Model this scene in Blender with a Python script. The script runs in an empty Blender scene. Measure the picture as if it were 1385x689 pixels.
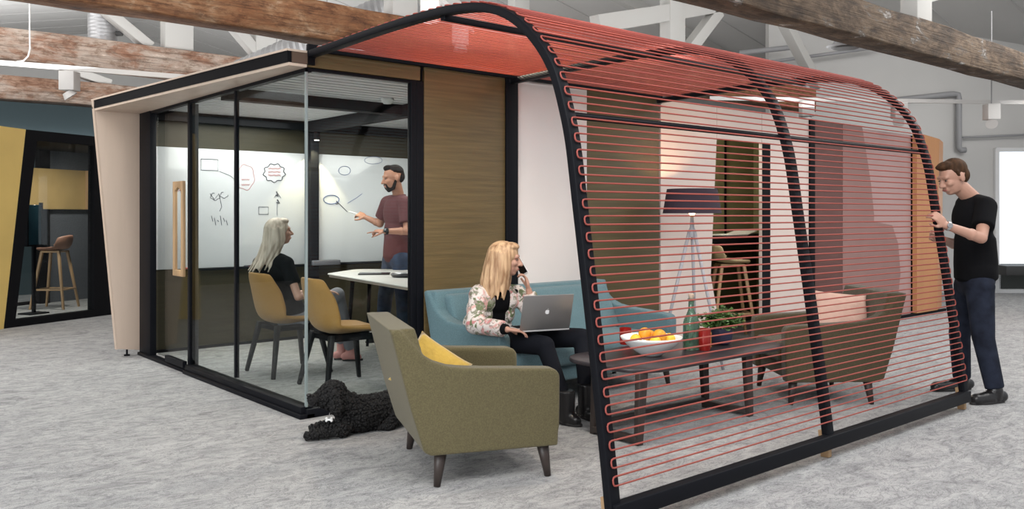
import bpy, bmesh, math, random
from mathutils import Vector, Matrix, Quaternion, noise
random.seed(7)
V = Vector
SC = bpy.context.scene
COL = SC.collection
CAM = V((-2.672, -5.258, 1.36))
RT = V((.7601, -.6499, 0)); FW = V((.6499, .7601, 0)); UP = V((0, 0, 1))

def at(px, py, t):
    """world point seen at pixel (px,py) of the 1385x689 photo, at depth t"""
    return CAM + FW*t + RT*((px-692.5)/1159.*t) + UP*((291.-py)/1159.*t)
def at_y(px, py, y):
    d = FW + RT*((px-692.5)/1159.) + UP*((291.-py)/1159.)
    return CAM + d*((y-CAM.y)/d.y)
def at_x(px, py, x):
    d = FW + RT*((px-692.5)/1159.) + UP*((291.-py)/1159.)
    return CAM + d*((x-CAM.x)/d.x)

# ------------------------------------------------------------------ materials
MATS = {}
def mat(name, col, rough=.6, metal=0., var=0., vscale=8., bump=0., bscale=60., col2=None, stretch=(1,1,1),
        emit=0., coat=0., spec=None, sheen=0., trans=0., detail=4., lo=.35, hi=.65):
    if name in MATS: return MATS[name]
    m = bpy.data.materials.new(name); m.use_nodes = True
    nt = m.node_tree; n = nt.nodes; l = nt.links; b = n['Principled BSDF']
    b.inputs['Base Color'].default_value = (*col, 1); b.inputs['Roughness'].default_value = rough
    b.inputs['Metallic'].default_value = metal
    if coat: b.inputs['Coat Weight'].default_value = coat
    if spec is not None: b.inputs['Specular IOR Level'].default_value = spec
    if sheen: b.inputs['Sheen Weight'].default_value = sheen
    if trans: b.inputs['Transmission Weight'].default_value = trans
    if emit:
        b.inputs['Emission Color'].default_value = (*col, 1); b.inputs['Emission Strength'].default_value = emit
    tc = n.new('ShaderNodeTexCoord'); mp = n.new('ShaderNodeMapping'); mp.inputs['Scale'].default_value = stretch
    l.new(tc.outputs['Object'], mp.inputs['Vector'])
    if var or col2:
        no = n.new('ShaderNodeTexNoise'); no.inputs['Scale'].default_value = vscale; no.inputs['Detail'].default_value = detail
        l.new(mp.outputs[0], no.inputs['Vector'])
        r = n.new('ShaderNodeValToRGB'); r.color_ramp.elements[0].position = lo; r.color_ramp.elements[1].position = hi
        c2 = col2 or tuple(min(1, c*(1-var)) for c in col)
        r.color_ramp.elements[0].color = (*c2, 1); r.color_ramp.elements[1].color = (*col, 1)
        l.new(no.outputs['Fac'], r.inputs[0]); l.new(r.outputs[0], b.inputs['Base Color'])
    if bump:
        nb = n.new('ShaderNodeTexNoise'); nb.inputs['Scale'].default_value = bscale; nb.inputs['Detail'].default_value = 3
        l.new(mp.outputs[0], nb.inputs['Vector'])
        bp = n.new('ShaderNodeBump'); bp.inputs['Strength'].default_value = bump; bp.inputs['Distance'].default_value = .01
        l.new(nb.outputs['Fac'], bp.inputs['Height']); l.new(bp.outputs[0], b.inputs['Normal'])
    MATS[name] = m; return m

def glass_mat(name, tint=(.93,.96,.95), refl=.30):
    if name in MATS: return MATS[name]
    m = bpy.data.materials.new(name); m.use_nodes = True; nt = m.node_tree; n = nt.nodes; l = nt.links
    n.remove(n['Principled BSDF']); out = n['Material Output']
    t = n.new('ShaderNodeBsdfTransparent'); t.inputs[0].default_value = (*tint, 1)
    g = n.new('ShaderNodeBsdfGlossy'); g.inputs['Roughness'].default_value = .01; g.inputs[0].default_value = (refl,)*3+(1,)
    f = n.new('ShaderNodeFresnel'); ge = n.new('ShaderNodeNewGeometry'); ma = n.new('ShaderNodeMapRange')
    ma.inputs['To Min'].default_value = 1.5; ma.inputs['To Max'].default_value = 1/1.5
    l.new(ge.outputs['Backfacing'], ma.inputs['Value']); l.new(ma.outputs[0], f.inputs['IOR'])
    mx = n.new('ShaderNodeMixShader'); l.new(f.outputs[0], mx.inputs[0]); l.new(t.outputs[0], mx.inputs[1]); l.new(g.outputs[0], mx.inputs[2])
    l.new(mx.outputs[0], out.inputs['Surface']); MATS[name] = m; return m

def node_mat(name, build):
    if name in MATS: return MATS[name]
    m = bpy.data.materials.new(name); m.use_nodes = True; nt = m.node_tree
    build(nt.nodes, nt.links, nt.nodes['Principled BSDF']); MATS[name] = m; return m

def ramp(n, stops):
    r = n.new('ShaderNodeValToRGB'); e = r.color_ramp.elements
    while len(e) < len(stops): e.new(.5)
    for i, (p, c) in enumerate(stops): e[i].position = p; e[i].color = (*c, 1)
    return r

def carpet(n, l, b):
    tc = n.new('ShaderNodeTexCoord')
    mp = n.new('ShaderNodeMapping'); mp.inputs['Scale'].default_value = (1, 1.9, 1); mp.inputs['Rotation'].default_value = (0,0,.5)
    l.new(tc.outputs['Object'], mp.inputs[0])
    a = n.new('ShaderNodeTexNoise'); a.inputs['Scale'].default_value = 4.2; a.inputs['Detail'].default_value = 9; a.inputs['Roughness'].default_value = .72; a.inputs['Distortion'].default_value = 1.4
    l.new(mp.outputs[0], a.inputs['Vector'])
    ra = ramp(n, [(.30, (.20,.20,.205)), (.43, (.34,.34,.343)), (.58, (.445,.442,.44)), (.8, (.54,.537,.53))])
    l.new(a.outputs['Fac'], ra.inputs[0])
    # thin dark squiggles
    c = n.new('ShaderNodeTexNoise'); c.inputs['Scale'].default_value = 5; c.inputs['Detail'].default_value = 6; c.inputs['Distortion'].default_value = 2.5; c.inputs['Roughness'].default_value = .65
    l.new(mp.outputs[0], c.inputs['Vector'])
    rc = ramp(n, [(.47, (1,1,1)), (.497, (.50,.50,.51)), (.503, (.50,.50,.51)), (.53, (1,1,1))])
    l.new(c.outputs['Fac'], rc.inputs[0])
    d = n.new('ShaderNodeTexNoise'); d.inputs['Scale'].default_value = 190; d.inputs['Detail'].default_value = 2
    l.new(tc.outputs['Object'], d.inputs['Vector'])
    rd = ramp(n, [(.3, (.72,.72,.72)), (.7, (1.15,1.15,1.15))]); l.new(d.outputs['Fac'], rd.inputs[0])
    m1 = n.new('ShaderNodeMixRGB'); m1.blend_type = 'MULTIPLY'; m1.inputs[0].default_value = .8
    l.new(ra.outputs[0], m1.inputs[1]); l.new(rc.outputs[0], m1.inputs[2])
    m2 = n.new('ShaderNodeMixRGB'); m2.blend_type = 'MULTIPLY'; m2.inputs[0].default_value = 1
    l.new(m1.outputs[0], m2.inputs[1]); l.new(rd.outputs[0], m2.inputs[2])
    l.new(m2.outputs[0], b.inputs['Base Color']); b.inputs['Roughness'].default_value = .95
    bp = n.new('ShaderNodeBump'); bp.inputs['Strength'].default_value = .5; bp.inputs['Distance'].default_value = .006
    l.new(d.outputs['Fac'], bp.inputs['Height']); l.new(bp.outputs[0], b.inputs['Normal'])

def timber_mat(name, stops, seed):
    """old painted beam: flaking paint over brown wood, grain along x"""
    def f(n, l, b):
        tc = n.new('ShaderNodeTexCoord')
        mp = n.new('ShaderNodeMapping'); mp.inputs['Scale'].default_value = (1.0, 2.0, 2.2); mp.inputs['Location'].default_value = (seed, seed, 0)
        l.new(tc.outputs['Object'], mp.inputs[0])
        a = n.new('ShaderNodeTexNoise'); a.inputs['Scale'].default_value = 2.4; a.inputs['Detail'].default_value = 10; a.inputs['Roughness'].default_value = .68; a.inputs['Distortion'].default_value = .5
        l.new(mp.outputs[0], a.inputs['Vector'])
        ra = ramp(n, stops); l.new(a.outputs['Fac'], ra.inputs[0])
        # chunky flakes breaking up the grain
        fl = n.new('ShaderNodeTexNoise'); fl.inputs['Scale'].default_value = 9; fl.inputs['Detail'].default_value = 8; fl.inputs['Roughness'].default_value = .75
        mp3 = n.new('ShaderNodeMapping'); mp3.inputs['Scale'].default_value = (.8, 2.0, 2.0); mp3.inputs['Location'].default_value = (seed*2, 0, seed); l.new(tc.outputs['Object'], mp3.inputs[0]); l.new(mp3.outputs[0], fl.inputs['Vector'])
        rf = ramp(n, [(.40, (.52,.45,.40)), (.49, (1,1,1)), (.60, (1,1,1)), (.66, (1.5,1.5,1.55))]); l.new(fl.outputs['Fac'], rf.inputs[0])
        mf = n.new('ShaderNodeMixRGB'); mf.blend_type = 'MULTIPLY'; mf.inputs[0].default_value = .8
        l.new(ra.outputs[0], mf.inputs[1]); l.new(rf.outputs[0], mf.inputs[2]); ra = mf
        mp2 = n.new('ShaderNodeMapping'); mp2.inputs['Scale'].default_value = (1.1, 22, 26); l.new(tc.outputs['Object'], mp2.inputs[0])
        g = n.new('ShaderNodeTexNoise'); g.inputs['Scale'].default_value = 1.6; g.inputs['Detail'].default_value = 6; g.inputs['Distortion'].default_value = .8
        l.new(mp2.outputs[0], g.inputs['Vector'])
        rg = ramp(n, [(.34, (.28,.25,.23)), (.48, (.92,.92,.92)), (.75, (1.15,1.15,1.15))]); l.new(g.outputs['Fac'], rg.inputs[0])
        m = n.new('ShaderNodeMixRGB'); m.blend_type = 'MULTIPLY'; m.inputs[0].default_value = .6
        l.new(ra.outputs[0], m.inputs[1]); l.new(rg.outputs[0], m.inputs[2]); l.new(m.outputs[0], b.inputs['Base Color'])
        b.inputs['Roughness'].default_value = .85
        bp = n.new('ShaderNodeBump'); bp.inputs['Strength'].default_value = .8; bp.inputs['Distance'].default_value = .02
        l.new(g.outputs['Fac'], bp.inputs['Height']); l.new(bp.outputs[0], b.inputs['Normal'])
    return node_mat(name, f)

def panel_mat(name, c1, c2, rough=.55, scale=1., spec=.5):
    """woven slatted panel: fine horizontal ribs"""
    def f(n, l, b):
        tc = n.new('ShaderNodeTexCoord')
        mp = n.new('ShaderNodeMapping'); mp.inputs['Scale'].default_value = (1.2, 1.2, 30*scale); l.new(tc.outputs['Object'], mp.inputs[0])
        a = n.new('ShaderNodeTexNoise'); a.inputs['Scale'].default_value = 1.5; a.inputs['Detail'].default_value = 6; l.new(mp.outputs[0], a.inputs['Vector'])
        r = ramp(n, [(.3, c2), (.7, c1)]); l.new(a.outputs['Fac'], r.inputs[0]); l.new(r.outputs[0], b.inputs['Base Color'])
        w = n.new('ShaderNodeTexNoise'); w.inputs['Scale'].default_value = 3
        mp2 = n.new('ShaderNodeMapping'); mp2.inputs['Scale'].default_value = (3, 3, 90); l.new(tc.outputs['Object'], mp2.inputs[0]); l.new(mp2.outputs[0], w.inputs['Vector'])
        bp = n.new('ShaderNodeBump'); bp.inputs['Strength'].default_value = .35; bp.inputs['Distance'].default_value = .004
        l.new(w.outputs['Fac'], bp.inputs['Height']); l.new(bp.outputs[0], b.inputs['Normal'])
        b.inputs['Roughness'].default_value = rough; b.inputs['Specular IOR Level'].default_value = spec
    return node_mat(name, f)

# ------------------------------------------------------------------ mesh builder
class MB:
    def __init__(s): s.v = []; s.f = []
    def add(s, vs, fs):
        o = len(s.v); s.v += [V(p) for p in vs]; s.f += [[i+o for i in q] for q in fs]; return s
    def box(s, lo, hi, M=None):
        x0,y0,z0 = lo; x1,y1,z1 = hi
        p = [V(q) for q in ((x0,y0,z0),(x1,y0,z0),(x1,y1,z0),(x0,y1,z0),(x0,y0,z1),(x1,y0,z1),(x1,y1,z1),(x0,y1,z1))]
        if M is not None: p = [M @ q for q in p]
        return s.add(p, [(0,3,2,1),(4,5,6,7),(0,1,5,4),(1,2,6,5),(2,3,7,6),(3,0,4,7)])
    def bar(s, a, b, w, h, up=V((0,0,1)), w1=None, h1=None):
        """square bar from a to b, width w, height h (along up)"""
        a, b = V(a), V(b); d = (b-a).normalized(); sx = d.cross(V(up)).normalized(); sy = sx.cross(d).normalized()
        w1 = w if w1 is None else w1; h1 = h if h1 is None else h1
        p = []
        for c, ww, hh in ((a,w,h),(b,w1,h1)):
            p += [c-sx*ww/2-sy*hh/2, c+sx*ww/2-sy*hh/2, c+sx*ww/2+sy*hh/2, c-sx*ww/2+sy*hh/2]
        return s.add(p, [(0,3,2,1),(4,5,6,7),(0,1,5,4),(1,2,6,5),(2,3,7,6),(3,0,4,7)])
    def prism(s, poly, d):
        """poly: list of 3D points (planar), extruded by vector d"""
        n = len(poly); p = [V(q) for q in poly]; d = V(d)
        nr = V((0,0,0))
        for i in range(n): nr += p[i].cross(p[(i+1) % n])
        fl = nr.dot(d) > 0
        q = p + [a+d for a in p]
        A = list(range(n)); B = list(range(n, 2*n))
        if fl: fs = [A[::-1], B] + [(i, (i+1) % n, n+(i+1) % n, n+i) for i in range(n)]
        else: fs = [A, B[::-1]] + [(n+i, n+(i+1) % n, (i+1) % n, i) for i in range(n)]
        return s.add(q, fs)
    def tube(s, pts, r, seg=8, closed=False, rad=None, cap=True, flat=None):
        pts = [V(p) for p in pts]; n = len(pts); rings = []
        up = None
        for i in range(n):
            if closed: t = (pts[(i+1) % n]-pts[i-1])
            else: t = pts[min(i+1, n-1)]-pts[max(i-1, 0)]
            t.normalize()
            if up is None:
                up = V((0,0,1)) if abs(t.z) < .9 else V((1,0,0))
            x = t.cross(up)
            if x.length < 1e-5: x = t.cross(V((.3,.9,.1)))
            x.normalize(); up = x.cross(t).normalized()
            rr = rad[i] if rad else r
            rings.append([pts[i] + (x*math.cos(2*math.pi*k/seg) + up*math.sin(2*math.pi*k/seg)*(flat or 1))*rr for k in range(seg)])
        vs = [p for q in rings for p in q]; fs = []
        m = n if closed else n-1
        for i in range(m):
            a = i*seg; b = ((i+1) % n)*seg
            for k in range(seg): fs.append((a+k, a+(k+1) % seg, b+(k+1) % seg, b+k))
        if not closed and cap:
            fs.append(tuple(range(seg))[::-1]); fs.append(tuple((n-1)*seg+k for k in range(seg)))
        return s.add(vs, fs)
    def lathe(s, prof, c=(0,0,0), seg=24, M=None):
        c = V(c); vs = []; fs = []; n = len(prof)
        for r, z in prof:
            for k in range(seg):
                a = 2*math.pi*k/seg; p = V((r*math.cos(a), r*math.sin(a), z))
                vs.append((M @ p if M is not None else p)+c)
        for i in range(n-1):
            for k in range(seg): fs.append((i*seg+k, i*seg+(k+1) % seg, (i+1)*seg+(k+1) % seg, (i+1)*seg+k))
        fs.append(tuple(range(seg))[::-1]); fs.append(tuple((n-1)*seg+k for k in range(seg)))
        return s.add(vs, fs)
    def ell(s, c, r, M=None, seg=16, ring=10):
        c = V(c); r = (r,)*3 if isinstance(r, (int, float)) else r
        vs = [V((0,0,-1))]
        for i in range(1, ring):
            a = -math.pi/2+math.pi*i/ring
            for k in range(seg): vs.append(V((math.cos(a)*math.cos(2*math.pi*k/seg), math.cos(a)*math.sin(2*math.pi*k/seg), math.sin(a))))
        vs.append(V((0,0,1)))
        out = []
        for p in vs:
            q = V((p.x*r[0], p.y*r[1], p.z*r[2])); out.append((M @ q if M is not None else q)+c)
        fs = [(0, 1+(k+1) % seg, 1+k) for k in range(seg)]
        for i in range(ring-2):
            for k in range(seg): a = 1+i*seg; b = a+seg; fs.append((a+k, a+(k+1) % seg, b+(k+1) % seg, b+k))
        t = len(vs)-1; a = 1+(ring-2)*seg
        fs += [(t, a+k, a+(k+1) % seg) for k in range(seg)]
        return s.add(out, fs)
    def cap(s, a, b, r0, r1=None, seg=12, round0=True, round1=True):
        """tapered capsule"""
        r1 = r0 if r1 is None else r1; a, b = V(a), V(b); d = b-a; L = d.length
        if L < 1e-6: return s.ell(a, r0)
        d.normalize(); pts = []; rad = []
        if round0:
            for k in range(5, 0, -1): g = math.pi/2*k/5.5; pts.append(a-d*r0*math.sin(g)); rad.append(r0*math.cos(g))
        pts.append(a); rad.append(r0); pts.append((a+b)/2); rad.append((r0+r1)/2); pts.append(b); rad.append(r1)
        if round1:
            for k in range(1, 6): g = math.pi/2*k/5.5; pts.append(b+d*r1*math.sin(g)); rad.append(r1*math.cos(g))
        return s.tube(pts, 0, seg, rad=rad)
    def build(s, name, m, parent=None, smooth=None, bevel=0., bseg=2, subsurf=0, solid=0.):
        me = bpy.data.meshes.new(name); me.from_pydata([tuple(p) for p in s.v], [], s.f); me.update()
        o = bpy.data.objects.new(name, me); COL.objects.link(o)
        if m: me.materials.append(m)
        if parent: o.parent = parent
        if smooth is None: smooth = False
        if smooth:
            for p in me.polygons: p.use_smooth = True
        if solid:
            q = o.modifiers.new('s', 'SOLIDIFY'); q.thickness = solid; q.offset = 0
        if bevel:
            q = o.modifiers.new('b', 'BEVEL'); q.width = bevel; q.segments = bseg; q.limit_method = 'ANGLE'; q.angle_limit = math.radians(40)
            for p in me.polygons: p.use_smooth = True
            q.harden_normals = False
            try: me.set_sharp_from_angle(angle=math.radians(180))
            except Exception: pass
        if subsurf:
            q = o.modifiers.new('u', 'SUBSURF'); q.levels = subsurf; q.render_levels = subsurf
        return o
    def sharp(s, name, m, parent=None, ang=35, **k):
        o = s.build(name, m, parent, smooth=True, **k); o.data.set_sharp_from_angle(angle=math.radians(ang)); return o

def fuse(mb, name, m, parent, voxel=.01, smooth=4, fac=.5):
    """fuse overlapping closed volumes into one continuous skin (baked)"""
    o = mb.build('tmp', None)
    q = o.modifiers.new('r', 'REMESH'); q.mode = 'VOXEL'; q.voxel_size = voxel; q.adaptivity = 0
    if smooth:
        w = o.modifiers.new('s', 'SMOOTH'); w.iterations = smooth; w.factor = fac
    dg = bpy.context.evaluated_depsgraph_get(); dg.update()
    me = bpy.data.meshes.new_from_object(o.evaluated_get(dg)); old = o.data
    bpy.data.objects.remove(o); bpy.data.meshes.remove(old)
    me.name = name; me.materials.clear(); me.materials.append(m)
    for p in me.polygons: p.use_smooth = True
    r = bpy.data.objects.new(name, me); COL.objects.link(r)
    if parent: r.parent = parent
    return r

def tag(o, label, cat, group=None, kind=None):
    o['label'] = label; o['category'] = cat
    if group: o['group'] = group
    if kind: o['kind'] = kind
    return o
def thing(name, label, cat, loc=(0,0,0), rz=0., group=None):
    o = bpy.data.objects.new(name, None); COL.objects.link(o); o.location = loc; o.rotation_euler = (0,0,rz)
    o.empty_display_size = .1
    return tag(o, label, cat, group)
def struct(o, label=None):
    o['kind'] = 'structure'
    if label: o['label'] = label
    return o
def dup(root, loc, rz, label, group=None):
    r = root.copy(); COL.objects.link(r); r.location = loc; r.rotation_euler = (0,0,rz); r['label'] = label
    if group: r['group'] = group
    for ch in list(root.children):
        c = ch.copy(); COL.objects.link(c); c.parent = r
        for g in ch.children:
            d = g.copy(); COL.objects.link(d); d.parent = c
    return r

BLACK = mat('black_powder_coat', (.005,.0055,.008), .5, spec=.12)
BLACKM = mat('matt_black', (.005,.005,.0065), .65, spec=.12)
BIRCH = mat('pale_birch', (.66,.52,.42), .5, var=.10, vscale=5, stretch=(1,1,.12), bump=.1, bscale=40)
OAK = mat('oak', (.50,.32,.17), .5, var=.3, vscale=9, stretch=(1,1,.15))
CORD = None
def cordm(n, l, b):
    b.inputs['Base Color'].default_value = (.37,.098,.085,1); b.inputs['Roughness'].default_value = .65; b.inputs['Specular IOR Level'].default_value = .25
    t = n.new('ShaderNodeBsdfTranslucent'); t.inputs[0].default_value = (.88,.34,.17,1)
    m = n.new('ShaderNodeMixShader'); m.inputs[0].default_value = .28
    l.new(b.outputs[0], m.inputs[1]); l.new(t.outputs[0], m.inputs[2]); l.new(m.outputs[0], n['Material Output'].inputs['Surface'])
CORD = node_mat('red_cord', cordm)
WHITE = mat('white_paint', (.72,.70,.68), .6)
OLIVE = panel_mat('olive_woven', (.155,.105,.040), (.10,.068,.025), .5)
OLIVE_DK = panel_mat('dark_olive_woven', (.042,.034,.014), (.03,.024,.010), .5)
# ------------------------------------------------------------------ camera
cd = bpy.data.cameras.new('camera'); cam = bpy.data.objects.new('camera', cd); COL.objects.link(cam)
cam.location = CAM; cam.rotation_euler = (math.pi/2, 0, -math.atan2(.6499, .7601))
cd.sensor_width = 36; cd.lens = 1159/1385*36; cd.shift_y = -(344.5-291)/1385; cd.clip_start = .05
SC.camera = cam
vs = SC.view_settings; vs.view_transform = 'Standard'; vs.look = 'None'; vs.gamma = 1; vs.use_curve_mapping = False; vs.exposure = -0.07

# ------------------------------------------------------------------ hall
CARPET = node_mat('grey_carpet', carpet)
struct(MB().box((-14,-12,-.1), (24,22,0)).build('floor', CARPET), 'light grey mottled carpet floor')
HALL = mat('hall_paint', (.60,.59,.575), .8, var=.06, vscale=.7)
CEILM = mat('ceiling_boards', (.58,.57,.555), .85, var=.08, vscale=.6)
RX = 4.5; RZ = 6.4
def slope(x0, z0, x1, z1, name, label):
    m = MB().prism([(x0,-4.2,z0),(x1,-4.2,z1),(x1,20,z1),(x0,20,z0)], (0,0,.12))
    o = struct(m.build(name, CEILM), label)
    k = MB()      # board joints as thin battens
    y = -3.5
    while y < 19.5:
        k.bar((x0,y,z0-.006), (x1,y,z1-.006), .022, .012); y += 1.13
    k.build('batten', mat('batten_paint', (.50,.49,.48), .8), o)
    return o
slope(-10, 3.3, RX, RZ, 'ceiling', 'pale grey boarded roof slope, left side of the ridge')
slope(RX, RZ, 20, 3.0, 'ceiling', 'pale grey boarded roof slope, right side of the ridge')
struct(MB().box((-14,19.5,0), (24,19.7,7)).build('wall_back', HALL), 'pale grey end wall')
struct(MB().box((-12,11.2,0), (3.2,11.35,3.5)).build('wall_left', mat('teal_paint', (.045,.07,.08), .85)), 'dark teal partition wall behind the yellow booth')
# far right wall, parallel to the picture
def wp(px, py, t=15.): return at(px, py, t)
W0 = at(1185, 398, 15); W0.z = 0
wr = struct(MB().prism([V((*at(1040,0,15.0).xy,0)), V((*at(1345,0,15).xy,0)), V((*at(1345,0,15).xy,5.5)), V((*at(1040,0,15.0).xy,5.5))], FW*.2)
       .build('wall_right', HALL), 'white painted end wall with pipes')
def wseg(p0, p1, z0, z1): return MB().prism([V((*at(p0,0,15).xy,z0)), V((*at(p1,0,15).xy,z0)), V((*at(p1,0,15).xy,z1)), V((*at(p0,0,15).xy,z1))], FW*.2)
wseg(1345, 1620, 2.52, 5.5).build('wall_upper', HALL, wr)
wseg(1500, 1620, 0, 2.52).build('wall_side', HALL, wr)
# the glazed opening at the far right: frame, pane with daylight behind, low sill
win = thing('window_1', '', '')
del win['label']; del win['category']; win['kind'] = 'structure'; win['label'] = 'tall bright window at the far right end of the hall'
FR = mat('window_frame_white', (.75,.75,.75), .5)
fm = MB()
for p in (1347, 1440): fm.bar(at(p,398,14.97)*1, V((*at(p,398,14.97).xy, 2.52)), .07, .1, up=FW)
for z in (2.50, .03): fm.bar(V((*at(1346,0,14.97).xy,z)), V((*at(1500,0,14.97).xy,z)), .1, .07)
fm.build('window_frame', FR, win)
MB().prism([V((*at(1348,0,15.1).xy,.5)), V((*at(1500,0,15.1).xy,.5)), V((*at(1500,0,15.1).xy,2.5)), V((*at(1348,0,15.1).xy,2.5))], FW*.02).build('pane', mat('daylight_pane', (.86,.93,1.), .3, emit=1.25), win)
MB().prism([V((*at(1355,0,15.02).xy,.06)), V((*at(1500,0,15.02).xy,.06)), V((*at(1500,0,15.02).xy,.5)), V((*at(1355,0,15.02).xy,.5))], FW*.03).build('lower_panel', mat('dark_lower', (.04,.045,.04), .4), win)
tag(MB().bar(V((*at(1352,0,14.6).xy,.42)), V((*at(1480,0,14.6).xy,.42)), .4, .16).bar(V((*at(1360,0,14.6).xy,.0)), V((*at(1360,0,14.6).xy,.4)), .1, .3).bar(V((*at(1400,0,14.6).xy,.0)), V((*at(1400,0,14.6).xy,.4)), .1, .3).build('bench', mat('dark_bench', (.03,.03,.03), .5), bevel=.01),
    'low dark bench standing under the bright window at the right', 'bench')

# timber tie beams of the roof trusses
PALE = (.40,.345,.29)
tb = [( -1.2, [(.30,(.030,.019,.012)),(.44,(.070,.044,.026)),(.55,(.13,.088,.056)),(.61,(.10,.08,.065)),(.66,(.36,.34,.32))], 'weathered dark brown timber beam crossing the upper right above the red canopy', 3.),
      ( 2.13, [(.30,(.09,.035,.015)),(.46,(.20,.085,.035)),(.58,(.27,.14,.07)),(.70,(.42,.30,.20))], 'orange-brown timber beam passing above the corner of the glass room', 11.),
      ( 5.3, [(.30,(.17,.065,.03)),(.44,(.27,.15,.10)),(.52,(.36,.27,.215)),(.72,(.46,.39,.33))], 'peeling painted timber beam above the white track at the upper left', 21.),
      ( 8.8, [(.30,(.15,.07,.04)),(.44,(.26,.155,.105)),(.55,(.34,.26,.21)),(.72,(.42,.36,.31))], 'flaking timber beam above the teal wall, farthest of the beams', 31.)]
WT = mat('truss_white', (.46,.45,.43), .7)
for i, (y, st, lab, sd) in enumerate(tb):
    b = MB(); n = 40; x0, x1 = -9.5, 15.5 if i != 1 else 9.9
    rnd = random.Random(i)
    for k in range(n+1):
        x = x0+(x1-x0)*k/n; j = lambda: rnd.uniform(-.012, .012)
        b.v += [V((x, y-.15+j(), 3.01+j())), V((x, y+.15+j(), 3.01+j())), V((x, y+.15+j(), 3.36+j())), V((x, y-.15+j(), 3.36+j()))]
    for k in range(n):
        a = k*4
        for m in range(4): b.f.append((a+m, a+(m+1) % 4, a+4+(m+1) % 4, a+4+m))
    b.f += [(0,1,2,3)[::-1], tuple(n*4+q for q in range(4))]
    tag(b.build('timber_beam', timber_mat('aged_timber_%d' % i, st, sd), bevel=.02), lab, 'beam', 'roof tie beams')
# white truss members standing on the beams
def truss(y, posts, label, diag=(), struts=()):
    r = thing('roof_truss', label, 'truss', (0,y,3.36), 0, 'white roof trusses')
    for x, w in posts:
        h = (RZ-3.36) - abs(x-RX)*(.214 if x < RX else .219) - .1
        MB().box((x-w/2,-.09,0), (x+w/2,.09,h)).build('post', WT, r, bevel=.006)
    for xa, za, xb, zb, w in diag:
        MB().bar((xa,0,za), (xb,0,zb), .16, w).build('brace', WT, r, bevel=.006)
    MB().bar((-9.5,0,0.02), (RX,0,RZ-3.36-.14), .16, .22).build('rafter', WT, r)
    MB().bar((RX,0,RZ-3.36-.14), (15.4,0,.62), .16, .22).build('rafter', WT, r)
    return r
truss(-1.2, [(6.35,.34),(2.7,.3)], 'white truss framing above the dark brown beam at upper right', [(6.5,.3,9.2,1.1,.14)])
truss(2.13, [(2.15,.3),(6.5,.32)], 'white truss framing above the orange-brown beam behind the canopy', [(5.0,.36,7.9,1.1,.22),(6.6,.05,7.5,.9,.16),(2.3,.45,3.4,-.05,.16),(10.2,.1,9.0,1.2,.16)])
truss(5.3, [(1.0,.34),(2.15,.36),(6.5,.32)], 'white truss framing above the peeling painted beam, upper left', [(.10,.42,.68,.0,.11),(1.6,.5,2.0,.1,.13)])
truss(8.8, [(-.6,.3),(2.2,.3),(6.5,.3)], 'white truss framing on the farthest beam above the teal wall', [(.2,.3,1.2,.02,.12)])

# pipes, ducts, tracks and spotlights
GAL = mat('galvanised', (.42,.42,.43), .42, metal=.75, var=.2, vscale=6)
PIPE = mat('grey_pipe', (.32,.32,.33), .5)
def pipe(name, px, r, label, cat, t=14.9, m=PIPE):
    return tag(MB().tube([at(a, b, tt) for a, b, tt in [(q[0], q[1], q[2] if len(q) > 2 else t) for q in px]], r, 8).build(name, m, smooth=True), label, cat)
pipe('pipe', [(1205,136),(1290,127),(1296,128),(1297,134),(1297,200),(1300,203),(1306,203)], .05, 'grey pipe running along and down the end wall beside the bright window', 'pipe')
pipe('pipe', [(1000,72),(1080,63),(1086,64),(1087,70),(1087,170)], .045, 'grey pipe bending down above the middle of the red canopy', 'pipe', 14.5)
pipe('pipe', [(1040,84),(1200,62)], .03, 'thin grey pipe crossing the roof slope right of the canopy top', 'pipe', 14.6)
pipe('cable', [(1302,186),(1400,182)], .02, 'thin grey cable line on the end wall above the window', 'cable')
TR = mat('track_white', (.58,.56,.54), .45)
tag(MB().bar(at(-60,80,8.4), at(252,104.5,7.95), .035, .045).build('light_track', TR), 'white lighting track hanging across the upper left in front of the beams', 'track')
tag(MB().bar(at(960,133,11.2), at(1450,139.5,11.0), .03, .05).build('light_track', TR), 'white lighting track running level above the standing man at right', 'track')
tag(MB().bar(V((.4,-.2,3.3)), V((2.9,1.9,3.3)), .035, .045).build('light_track', TR), 'white lighting track seen through the red cords of the canopy roof', 'track')
LAMPON = mat('lamp_face', (1,.93,.82), .4, emit=14)
LAMPDIM = mat('lamp_face_dim', (.9,.86,.8), .4, emit=.8)
def spot(p, s, label, aim=(0,0,-1), lit=True, group='white track spotlights'):
    r = thing('track_spotlight', label, 'spotlight', p, math.atan2(-.6499,.7601)*1., group)
    MB().box((-s*.5,-s*.45,-s*1.25), (s*.5,s*.45,0)).build('housing', TR, r, bevel=s*.04)
    d = V(aim).normalized(); q = d.to_track_quat('-Z', 'Y').to_matrix(); c = V((0,0,-s*1.5))
    MB().lathe([(.0,.22*s),(s*.34,.22*s),(s*.44,-.12*s),(s*.46,-.16*s),(s*.40,-.16*s)], c, 20, q).build('lamp_head', TR, r, smooth=False)
    MB().lathe([(.0,-.13*s),(s*.39,-.13*s),(s*.39,-.15*s),(0,-.15*s)], c, 20, q).build('lens', LAMPON if lit else LAMPDIM, r)
    MB().cap(V((0,0,-s*1.25)), c+V((0,0,s*.1)), s*.12).build('pivot', BLACKM, r)
    return r
spot(at(94,97,8.15), .145, 'white track spotlight hanging in front of the beams at the upper left', (.5,.3,-.8), False)
spot(at(1341,141,11.0), .16, 'lit white track spotlight to the right of the standing man, nearest the window', (-.4,-.9,-.7))
spot(at(1216,139,11.05), .16, 'lit white track spotlight just past the canopy far rib', (-.7,-.8,-.6))
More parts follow.
